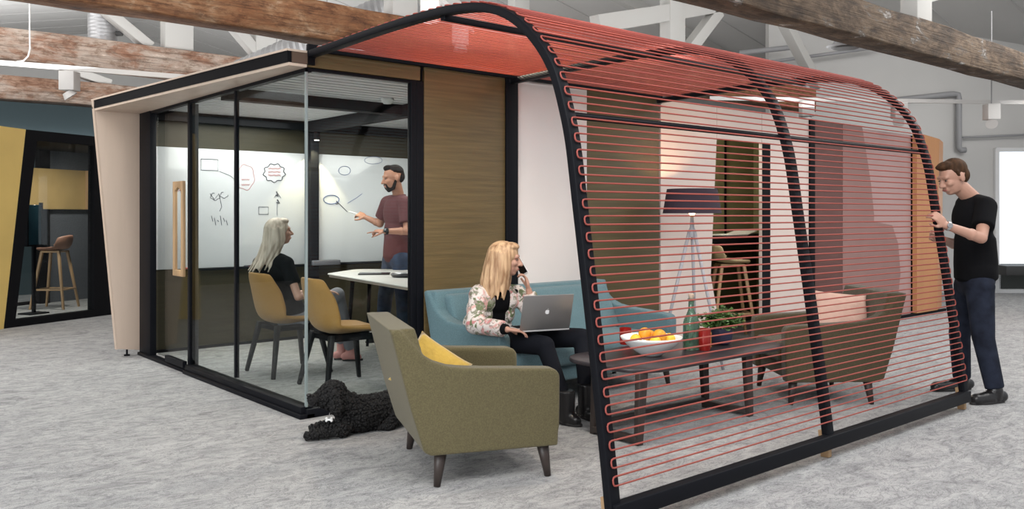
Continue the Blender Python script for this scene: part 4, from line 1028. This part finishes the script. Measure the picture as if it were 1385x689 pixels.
MB().lathe([(0,0),(.019,0),(.019,.009),(.016,.011),(0,.011)], wc-FW*.032+UP*.004, 20, (-FW).to_track_quat('Z','Y').to_matrix()).build('watch_face', mat('watch_dial', (.25,.25,.26), .2), wt)
recenter(r)

# --- man drawing on the whiteboard
r = thing('person', 'person in maroon polo shirt and blue jeans drawing on the whiteboard in the glass room', 'person')
J = dict(head=at(532,241,9.02), look=-RT*.88-FW*.42-UP*.16, neck=at(540,264,9.1), pelvis=at(538,346,9.1),
    shL=at(549,276,8.94), shR=at(524,275,9.24), elL=at(551,313,8.84), wrL=at(520,313,8.70), elR=at(514,303,9.32), wrR=at(494,294,9.36),
    hipL=at(543,352,9.0), hipR=at(530,352,9.18), knL=at(545,402,8.98), anL=at(547,449,9.0), toeL=at(526,458,8.9),
    knR=at(521,402,9.14), anR=at(517,446,9.2), toeR=at(497,453,9.1))
m, R = figure(J, 1.04, hs=1.14, hands=[(J['wrL'], -RT*1+UP*.02-FW*.1, FW*.3-UP, (5,60,70,75), 1, 1.08), (J['wrR'], at(478,286,9.42)-J['wrR'], FW*.6-UP*.5, (50,55,65,70), 1, 1.08)])
fuse(m, 'body', SKIN2, r, .0065, 3); face_bits(r, J['head'], R, 1.14, HAIRD); c = J['head']
def hp(x,y,z,s=1.14): return c + R @ V((x,y,z))*s
b = MB(); b.ell(hp(-.020,0,.048), (.102,.087,.086), R, 20, 14); b.ell(hp(-.055,0,.01), (.064,.080,.075), R, 18, 12); b.ell(hp(.035,0,.098), (.052,.058,.034), R)
fuse(b, 'hair', HAIRD, r, .008, 3)
b = MB(); b.ell(hp(.052,0,-.092), (.040,.044,.032), R); b.cap(hp(.088,-.026,-.05), hp(.088,.026,-.05), .0085)
for y in (-1,1): b.cap(hp(.0,y*.072,-.02), hp(.03,y*.056,-.085), .014, .020); b.cap(hp(.088,y*.026,-.05), hp(.075,y*.03,-.09), .010, .012)
b.cap(hp(.03,-.05,-.09), hp(.06,0,-.108), .02); b.cap(hp(.03,.05,-.09), hp(.06,0,-.108), .02)
fuse(b, 'beard', HAIRD, r, .006, 2)
MAR = mat('maroon_cotton', (.085,.022,.026), .85, bump=.2, bscale=14)
b = MB(); torso(b, J, .020, 1.04, 1.15); f, l, u, TR_ = torso_axes(J); b.tube([J['pelvis']-u*.02, J['pelvis']+u*.10, J['pelvis']+u*.28], 0, 20, rad=[.158,.155,.145]); sleeve(b, J, 'L', .72, .022, .056, .052); sleeve(b, J, 'R', .72, .022, .056, .052)
sh = fuse(b, 'polo_shirt', MAR, r, .010, 5)
f, l, u, TR_ = torso_axes(J)
MB().lathe([(.066,-.02),(.074,-.012),(.070,.022),(.064,.022)], J['neck']-u*.012, 24, TR_).build('collar', MAR, sh, smooth=True)
trousers(J, JEANB, r, .016, (.088,.066,.064,.056), .98, s=1.04)
shoe('shoe', J['anL'], J['toeL'], LEAT, r, 0, 1.1); shoe('shoe', J['anR'], J['toeR'], LEAT, r, 0, 1.1)
wd = (J['wrL']-J['elL']).normalized(); q = wd.to_track_quat('Z','Y').to_matrix(); wc = J['wrL']-wd*.02
wt = MB().lathe([(.030,-.012),(.036,-.012),(.036,.012),(.030,.012)], wc, 24, q).build('wrist_watch', BLACKM, r)
MB().lathe([(0,0),(.024,0),(.024,.010),(0,.012)], wc-FW*.034+UP*.008, 20, (-FW).to_track_quat('Z','Y').to_matrix()).build('watch_face', mat('dark_glass', (.01,.01,.01), .1), wt)
recenter(r)
hq = J['wrR']+(at(478,286,9.42)-J['wrR']).normalized()*.105
tag(MB().cap(hq+RT*.03-UP*.02, hq-RT*.09+UP*.02, .008).build('marker_pen', mat('white_plastic', (.8,.8,.8), .4), smooth=True), 'white marker pen in the raised hand of the man at the whiteboard', 'pen')

# --- woman in the mustard chair
r = thing('person', 'person with long ash blonde hair in a black top sitting in the glass room', 'person')
J = dict(head=at(378,314,7.46), look=RT*.86+FW*.46+UP*.10, neck=at(370,345,7.44), pelvis=at(392,424,7.46),
    shL=at(351,357,7.60), shR=at(388,357,7.30), elR=at(403,402,7.22), wrR=at(437,394,7.50), elL=at(382,402,7.72), wrL=at(432,392,7.84),
    hipL=at(394,432,7.56), hipR=at(406,432,7.40), knR=at(456,399,7.66), anR=at(474,474,7.98), toeR=at(488,483,8.0),
    knL=at(455,404,7.92), anL=at(462,466,8.06), toeL=at(480,476,8.12))
m, R = figure(J, .95, True, hs=.98, hands=[(J['wrR'], RT+FW*.5-UP*.1, -UP, (10,12,15,18), 1, .92), (J['wrL'], RT+FW*.3-UP*.1, -UP, (10,12,15,18), -1, .92)])
fuse(m, 'body', SKIN, r, .0062, 3); face_bits(r, J['head'], R, .98); c = J['head']
def hp(x,y,z,s=.98): return c + R @ V((x,y,z))*s
def long_hair(hp, R, m, par, L, back, side=.0, seed=1, n=40, fwd_lim=.05, puff=1.):
    b = MB(); b.ell(hp(-.024,0,.040), (.104*puff,.090*puff,.090), R, 22, 14); b.ell(hp(-.055,0,-.02), (.072*puff,.088*puff,.09), R, 18, 12)
    b.ell(hp(.030,0,.092), (.062,.070,.032), R)
    rnd = random.Random(seed)
    for k in range(n):
        a = math.radians(-150+300*k/(n-1))+math.pi; x = -.028+.085*math.cos(a); y = .086*math.sin(a)
        x = min(x, fwd_lim); p0 = hp(x, y, .03+rnd.uniform(-.01,.02)); p1 = hp(x*1.15-.01, y*1.12, -.07)
        ln = L*rnd.uniform(.82,1.05); p2 = p1-UP*ln*.5+back*ln*.25+V((rnd.uniform(-.01,.01),rnd.uniform(-.01,.01),0)); p3 = p1-UP*ln+back*ln*.55+V((rnd.uniform(-.02,.02),rnd.uniform(-.02,.02),0))
        b.cap(p0, p1, .019, .018, 8); b.cap(p1, p2, .018, .015, 8); b.cap(p2, p3, .015, .006, 8)
    return fuse(b, 'hair', m, par, .0065, 2)
long_hair(hp, R, ASHBL, r, .26, -RT*.75-FW*.3, n=34, fwd_lim=.02)
b = MB(); torso(b, J, .012, .93, 1.); sleeve(b, J, 'L', .62, .014, .046, .044); sleeve(b, J, 'R', .62, .014, .046, .044)
fuse(b, 't_shirt', BTEE, r, .0095, 5)
GRT = mat('grey_trousers', (.17,.17,.19), .85, bump=.2, bscale=14)
trousers(J, GRT, r, .008, (.078,.060,.058,.045), .95, s=.95)
PNK = mat('pink_trainer', (.50,.22,.20), .6)
shoe('trainer', J['anL'], J['toeL'], PNK, r, 0, .95); shoe('trainer', J['anR'], J['toeR'], PNK, r, 0, .95)
recenter(r)

# --- woman with the laptop on the sofa
r = thing('person', 'person in floral jacket and black leggings phoning with a laptop on the teal sofa', 'person')
J = dict(head=at(684,351,5.98), look=RT*.93-FW*.12-UP*.06, neck=at(672,386,6.02), pelvis=at(658,450,6.10),
    shR=at(648,400,5.93), shL=at(700,398,6.14), elR=at(642,440,5.80), wrR=at(686,446,5.62), elL=at(723,428,6.02), wrL=at(715,392,5.98),
    hipR=at(663,458,5.98), hipL=at(692,457,6.14), knR=at(737,468,5.68), anR=at(766,549,5.56), toeR=at(783,567,5.50),
    knL=at(787,457,5.92), anL=at(793,540,5.72), toeL=at(808,560,5.62))
m, R = figure(J, .95, True, hs=1.0, hands=[(J['wrR'], RT*1.-UP*.16+FW*.25, -UP, (14,16,18,22), 1, .95, 8), (J['wrL'], -RT*.22+UP*1.+FW*.05, -RT-FW*.1, (42,40,36,34), -1, .95)])
fuse(m, 'body', SKIN, r, .0058, 2); face_bits(r, J['head'], R, 1.0); c = J['head']
def hp(x,y,z,s=1.0): return c + R @ V((x,y,z))*s
long_hair(hp, R, BLOND, r, .20, -RT*.35-FW*.05, n=44, fwd_lim=.035, puff=1.06, seed=4)
b = MB(); torso(b, J, .008, .93, 1.)
fuse(b, 'black_top', BTEE, r, .009, 4)
def floral(n, l, b):
    tc = n.new('ShaderNodeTexCoord'); col = None
    base = n.new('ShaderNodeRGB'); base.outputs[0].default_value = (.66,.60,.57,1); cur = base.outputs[0]
    for (sc, c_, lo, hi, off) in ((11,(.52,.20,.20),.57,.63,0),(14,(.12,.15,.07),.54,.59,4),(17,(.62,.36,.33),.56,.64,9),(24,(.22,.22,.16),.56,.62,15),(30,(.30,.24,.22),.58,.64,21)):
        mp = n.new('ShaderNodeMapping'); mp.inputs['Location'].default_value = (off,off,off); l.new(tc.outputs['Object'], mp.inputs[0])
        no = n.new('ShaderNodeTexNoise'); no.inputs['Scale'].default_value = sc; no.inputs['Detail'].default_value = 2.5; no.inputs['Distortion'].default_value = .8; l.new(mp.outputs[0], no.inputs['Vector'])
        r_ = ramp(n, [(lo,(0,0,0)),(hi,(1,1,1))]); l.new(no.outputs['Fac'], r_.inputs[0])
        mx = n.new('ShaderNodeMixRGB'); l.new(r_.outputs[0], mx.inputs[0]); l.new(cur, mx.inputs[1]); mx.inputs[2].default_value = (*c_,1); cur = mx.outputs[0]
    l.new(cur, b.inputs['Base Color']); b.inputs['Roughness'].default_value = .75
FLO = node_mat('floral_print', floral)
f, l, u, TR_ = torso_axes(J); b = MB(); P0, N0 = J['pelvis'], J['neck']; H = (N0-P0).length
for sgn, k in ((1,1),(-1,1)):
    for tt, w_ in ((.72,.080),(.45,.075),(.14,.080)):
        b.ell(P0.lerp(N0,tt)+l*sgn*.098-f*.006, (.128,w_,H*.28), TR_, 18, 12)
b.ell(P0.lerp(N0,.6)-f*.045, (.085,.155,H*.42), TR_, 18, 12); b.ell(P0.lerp(N0,.2)-f*.045, (.085,.15,H*.30), TR_, 18, 12)
b.cap(N0-u*.05-f*.02, J['shL']+u*.012, .056, .056); b.cap(N0-u*.05-f*.02, J['shR']+u*.012, .056, .056)
sleeve(b, J, 'L', 1, .018, .048, .042, .86, .034); sleeve(b, J, 'R', 1, .020, .050, .044, .88, .036)
jk = fuse(b, 'floral_jacket', FLO, r, .0085, 4)
LEG = mat('black_leggings', (.007,.008,.012), .85, spec=.15, bump=.15, bscale=14)
trousers(J, LEG, r, .006, (.080,.060,.056,.042), .95, s=.95)
shoe('boot', J['anR'], J['toeR'], LEAT, r, .10, 1.06); shoe('boot', J['anL'], J['toeL'], LEAT, r, .10, 1.06)
# black cuff under the jacket sleeve
e_ = J['elR'].lerp(J['wrR'], .84); MB().cap(e_, J['elR'].lerp(J['wrR'], .99), .038, .033, 16, False, False).build('cuff', BTEE, r, smooth=True)
recenter(r)
# phone
ph = at(704,360,6.06); ax = (UP*.85-RT*.5-FW*.0).normalized(); nn = (-RT*.62-FW*.75+UP*.05); nn = (nn-ax*nn.dot(ax)).normalized(); sd_ = ax.cross(nn)
t = thing('mobile_phone', 'white and black phone held to the ear of the woman on the sofa', 'phone', ph)
Mx = Matrix((sd_, nn, ax)).transposed()
MB().box((-.034,-.004,-.07),(.034,.004,.07), Mx).build('phone_body', mat('white_phone', (.75,.75,.75), .3), t, bevel=.003)
MB().box((-.030,.0041,-.058),(.030,.0052,.058), Mx).build('screen', mat('dark_glass', (.01,.01,.01), .1), t)
# laptop
A = at_y(703,450,-1.0); A = V((1.035,-1.0,.585)); wv = V((.95,-.31,0)).normalized(); bv = V((.31,.95,0)).normalized()
t = thing('laptop', 'silver laptop open on the lap of the woman on the sofa', 'laptop', A)
ALU = mat('aluminium', (.34,.335,.33), .38, metal=.75); ALUL = mat('aluminium_deck', (.62,.62,.62), .4, metal=.3)
M3 = Matrix((wv, bv, UP)).transposed()
tiltM = Matrix.Rotation(math.radians(-3), 3, wv)
MB().box((0,0,0),(.365,.25,.013), M3).build('base', ALUL, t, bevel=.003)
kb = MB()
for i in range(5):
    for j in range(13): kb.box((.028+j*.024,.10+i*.026,.0131),(.048+j*.024,.122+i*.026,.0155), M3)
kb.build('keyboard', BLACKM, t)
lt = math.radians(16); lu = (UP*math.cos(lt) - bv*math.sin(lt)); ln_ = wv.cross(lu)   # lid
ML = Matrix((wv, lu, -ln_*-1)).transposed()
ld = MB(); ld.box((0,0,-.004),(.365,.245,.004), Matrix((wv, lu, ln_)).transposed())
for v in ld.v: v += V((0,0,.012))
lid = ld.build('lid', ALU, t, bevel=.003)
ML = Matrix((wv, lu, ln_)).transposed()
# which way is outward: away from the user (-bv)
out_ = ln_ if ln_.dot(-bv) > 0 else -ln_
def L_(x, y, o=.0046): return V((0,0,.012)) + wv*x + lu*y + out_*o
MB().prism([L_(.01,.012,-.0046), L_(.355,.012,-.0046), L_(.355,.236,-.0046), L_(.01,.236,-.0046)], out_*-.0006).build('screen', mat('dark_glass', (.01,.01,.01), .1), lid)
# fruit emblem on the lid: apple silhouette with a bite and a leaf
ap = []
for k in range(64):
    a = 2*math.pi*k/64; x = math.sin(a); y = math.cos(a)
    rr = 1.0 - .16*math.exp(-((a if a < math.pi else a-2*math.pi)/.32)**2) - .07*math.exp(-((a-math.pi)/.28)**2) + .07*math.cos(2*a-.0)*-1*.6 + .05*math.cos(a)
    ap.append([x*rr*.95, y*rr])
bx, by, br = 1.12, .10, .40
for q in ap:
    dx, dy = q[0]-bx, q[1]-by; d_ = math.hypot(dx, dy)
    if d_ < br: q[0] = bx+dx/d_*br; q[1] = by+dy/d_*br
EM = mat('emblem_white', (.85,.85,.86), .3)
k_ = .0155
em = MB(); em.prism([L_(.1825+(q[0])*k_, .125+q[1]*k_*1.05) for q in ap], out_*.0006)
leaf = [(math.cos(a)*.30*(1 if True else 0), math.sin(a)*.14) for a in [2*math.pi*q/16 for q in range(16)]]
em.prism([L_(.1825+(.17+x*.75-y*.6)*k_, .125+(1.38+x*.75+y*.6)*k_) for x, y in leaf], out_*.0006)
em.build('lid_emblem', EM, lid)

# ------------------------------------------------------------------ dog
FUR = mat('black_curly_fur', (.007,.0065,.007), .7, bump=.9, bscale=90, spec=.35)
r = thing('dog', 'black curly-haired dog lying on the carpet with a white bone tag', 'dog')
b = MB()
hc = at(447,536,5.26); ch = at(484,562,5.36); mid = at(515,560,5.50); hp_ = at(552,558,5.66)
for q, zz in ((ch,.115),(mid,.11),(hp_,.115)): q.z = zz
b.ell(hc, (.082,.075,.080)); b.ell(hc+UP*.022+RT*.02, (.075,.075,.072))
b.cap(hc-RT*.03-UP*.018, at(423,540,5.20), .044, .033); b.ell(at(424,543,5.20), .035)
b.cap(hc+RT*.03-UP*.02, ch+UP*.01, .072, .100); b.cap(ch, mid, .108, .104); b.cap(mid, hp_, .104, .112)
b.ell(hp_+RT*.02+FW*-.03, (.13,.10,.115)); b.ell(ch-UP*.01-RT*.035, (.09,.09,.095))
for dx, t0, t1, y in ((0,5.22,5.16,0), (6,5.42,5.34,-6)):
    e = at(462+dx, 577+y, t0); e.z = .05; p = at(424+dx, 584+y*.6, t1); p.z = .032
    b.cap(ch-RT*.03+UP*-.02, e, .06, .042); b.cap(e, p, .040, .030); b.ell(p-RT*.014, (.040,.034,.028))
# hind leg folded along the flank with paw forward
k0 = at(535,566,5.46); k0.z = .075; p = at(512,576,5.40); p.z = .03
b.cap(hp_-FW*.05, k0, .085, .055); b.cap(k0, p+RT*.06, .045, .034); b.cap(p+RT*.06, p, .032, .028)
tl = hp_+RT*.12; b.cap(tl, tl+RT*.13-FW*.04-UP*.03, .035, .022)
# ears hang at the sides of the head
for sg in (-1, 1):
    b.cap(hc+RT*.035+FW*.062*sg+UP*.035, hc+RT*.055+FW*.080*sg-UP*.065, .028, .034)
body = fuse(b, 'body', FUR, r, .011, 3)
rnd = random.Random(9); cu = MB(); me = body.data; polys = list(me.polygons)
cum = []; tot = 0
for p in polys: tot += p.area; cum.append(tot)
import bisect
ICO = bmesh.new(); bmesh.ops.create_icosphere(ICO, subdivisions=1, radius=1); IV = [v.co.copy() for v in ICO.verts]; IF = [[v.index for v in f.verts] for f in ICO.faces]; ICO.free()
for k in range(3600):
    p = polys[bisect.bisect(cum, rnd.random()*tot)]; c = p.center+p.normal*.001
    if c.z < .012: continue
    snout = (c-at(420,540,5.19)).length < .055
    r_ = rnd.uniform(.008,.0155)*(.55 if snout else 1); q = Quaternion((rnd.random()-.5,rnd.random()-.5,rnd.random()-.5,rnd.random()-.5)).normalized().to_matrix()
    sx, sy, sz = rnd.uniform(.8,1.3), rnd.uniform(.6,1.), rnd.uniform(.6,1.)
    cu.add([c + q @ V((v.x*sx,v.y*sy,v.z*sz))*r_ for v in IV], IF)
o = cu.build('curly_coat', FUR, r, smooth=True); o['kind'] = 'stuff'
MB().ell(at(417.5,535,5.185), (.014,.016,.012)).build('nose', mat('wet_black', (.006,.006,.007), .15), r, smooth=True)
for sg in (-1, 1): MB().ell(hc-RT*.066+FW*.034*sg+UP*.012, .009).build('eye', mat('wet_black', (.006,.006,.007), .15), r, smooth=True)
bt = at(445,568,5.11); bn = MB()
for sx in (-1,1):
    for sz in (-1,1): bn.ell(bt+RT*.015*sx+UP*.0065*sz, (.0085,.004,.0085))
bn.bar(bt-RT*.015, bt+RT*.015, .006, .011); 
for v in bn.v: v += V((0,0,0))
bn.build('bone_tag', mat('white_tag', (.8,.8,.8), .35), r)
MB().tube([bt+UP*.006, bt+UP*.022, bt+UP*.035+FW*.02], .002, 6).build('tag_ring', GAL, r)
recenter(r)
# ------------------------------------------------------------------ light
w = bpy.data.worlds.new('world'); SC.world = w; w.use_nodes = True
bg = w.node_tree.nodes['Background']; bg.inputs[0].default_value = (.93,.965,1,1); bg.inputs[1].default_value = .75
def area(name, loc, to, sx, sy, e, col=(1,1,1), spread=180):
    d = bpy.data.lights.new(name, 'AREA'); d.shape = 'RECTANGLE'; d.size = sx; d.size_y = sy; d.energy = e; d.color = col; d.spread = math.radians(spread)
    o = bpy.data.objects.new(name, d); COL.objects.link(o); o.location = loc; o.rotation_euler = (V(to)-V(loc)).to_track_quat('-Z','Y').to_euler(); return o
def spotl(name, loc, to, e, ang, blend=.5, col=(1,.9,.78), r=.04):
    d = bpy.data.lights.new(name, 'SPOT'); d.energy = e; d.spot_size = math.radians(ang); d.spot_blend = blend; d.color = col; d.shadow_soft_size = r
    o = bpy.data.objects.new(name, d); COL.objects.link(o); o.location = loc; o.rotation_euler = (V(to)-V(loc)).to_track_quat('-Z','Y').to_euler(); return o
def pointl(name, loc, e, col, r=.03):
    d = bpy.data.lights.new(name, 'POINT'); d.energy = e; d.color = col; d.shadow_soft_size = r
    o = bpy.data.objects.new(name, d); COL.objects.link(o); o.location = loc; return o
# added overhead fill lamps and the window wall behind the camera
area('overhead_fill_front', (-1.5,-4.6,5.0), (.5,-.5,0), 6, 2.5, 420, (1,.99,.97))
area('window_wall_left', (-7.5,-3.5,2.6), (-1,3,1.0), 5, 2.6, 430, (.95,.98,1))
area('overhead_fill_left', (-3.5,5.0,4.3), (-3.5,5.5,0), 4, 5, 230, (1,.99,.97))
area('overhead_fill_right', (8.,-3.2,4.6), (7.,-1.5,0), 7, 2, 300, (1,.98,.95))
area('overhead_fill_back', (8.,9.,3.9), (8.,9.5,0), 9, 6, 260, (1,.98,.95))
area('roof_fill_b', (1,.5,2.75), (1,.5,6), 13, 1.2, 130)  # upward fill lamps without fixtures, added to brighten the roof slopes
area('roof_fill_c', (1,3.7,2.75), (1,3.7,6), 13, 1.6, 240)
area('roof_fill_d', (-1,7.0,2.75), (-1,7,6), 13, 1.6, 300)
area('roof_fill_e', (-1,12.5,2.6), (-1,12.5,6), 13, 3, 600)
# room lights in the meeting pod
area('pod_ceiling_light', (.9,2.4,2.36), (  .9,2.4,0), 1.2, 1.8, 52, (1,.97,.92))
area('pod_ceiling_light_b', (2.7,1.8,2.36), (2.7,1.8,0), 1.2, 1.8, 42, (1,.97,.92))
spotl('pod_wall_spot', (1.80,PY_-.19,2.17), (1.80,PY_-.05,.6), 40, 80, .3, (1,.86,.5), .02)
# floor lamp, track spot and further lamps
pointl('floor_lamp_bulb', LAMP_POS, 26, (1,.62,.32), .04)
spotl('track_spot_canopy', (1.55,.72,3.0), (.95,-1.5,2.45), 550, 80, .6, (1,.88,.7))
spotl('canopy_fill_spot', (.7,-1.75,3.35), (.75,-1.45,2.4), 130, 95, .9, (1,.86,.66))  # added fill spot for the canopy glow, on no track
spotl('lounge_spot', (2.0,-1.7,2.98), (2.2,-1.2,0), 110, 95, .8, (1,.93,.84))  # spot aimed down at the lounge floor, no fixture there
spotl('booth_light', tuple(BO+BD*1.2*1.5+BN*.9+V((0,0,2.3))), tuple(BO+BD*2.4+BN*1.8), 110, 140, .8, (1,.93,.85))
pointl('doorway_light', (5.1,.75,2.2), 22, (1,.93,.75), .1)
# ------------------------------------------------------------------ tidy origins: every free-standing mesh gets its origin at its base
for o in list(COL.objects):
    if o.parent is None and o.type == 'MESH' and o.get('kind') != 'structure' and o.location.length < 1e-6:
        xs = [v.co for v in o.data.vertices]
        c = V(((min(p.x for p in xs)+max(p.x for p in xs))/2, (min(p.y for p in xs)+max(p.y for p in xs))/2, min(p.z for p in xs)))
        for v in o.data.vertices: v.co -= c
        o.location = c
        for ch in o.children:
            for v in ch.data.vertices: v.co -= c
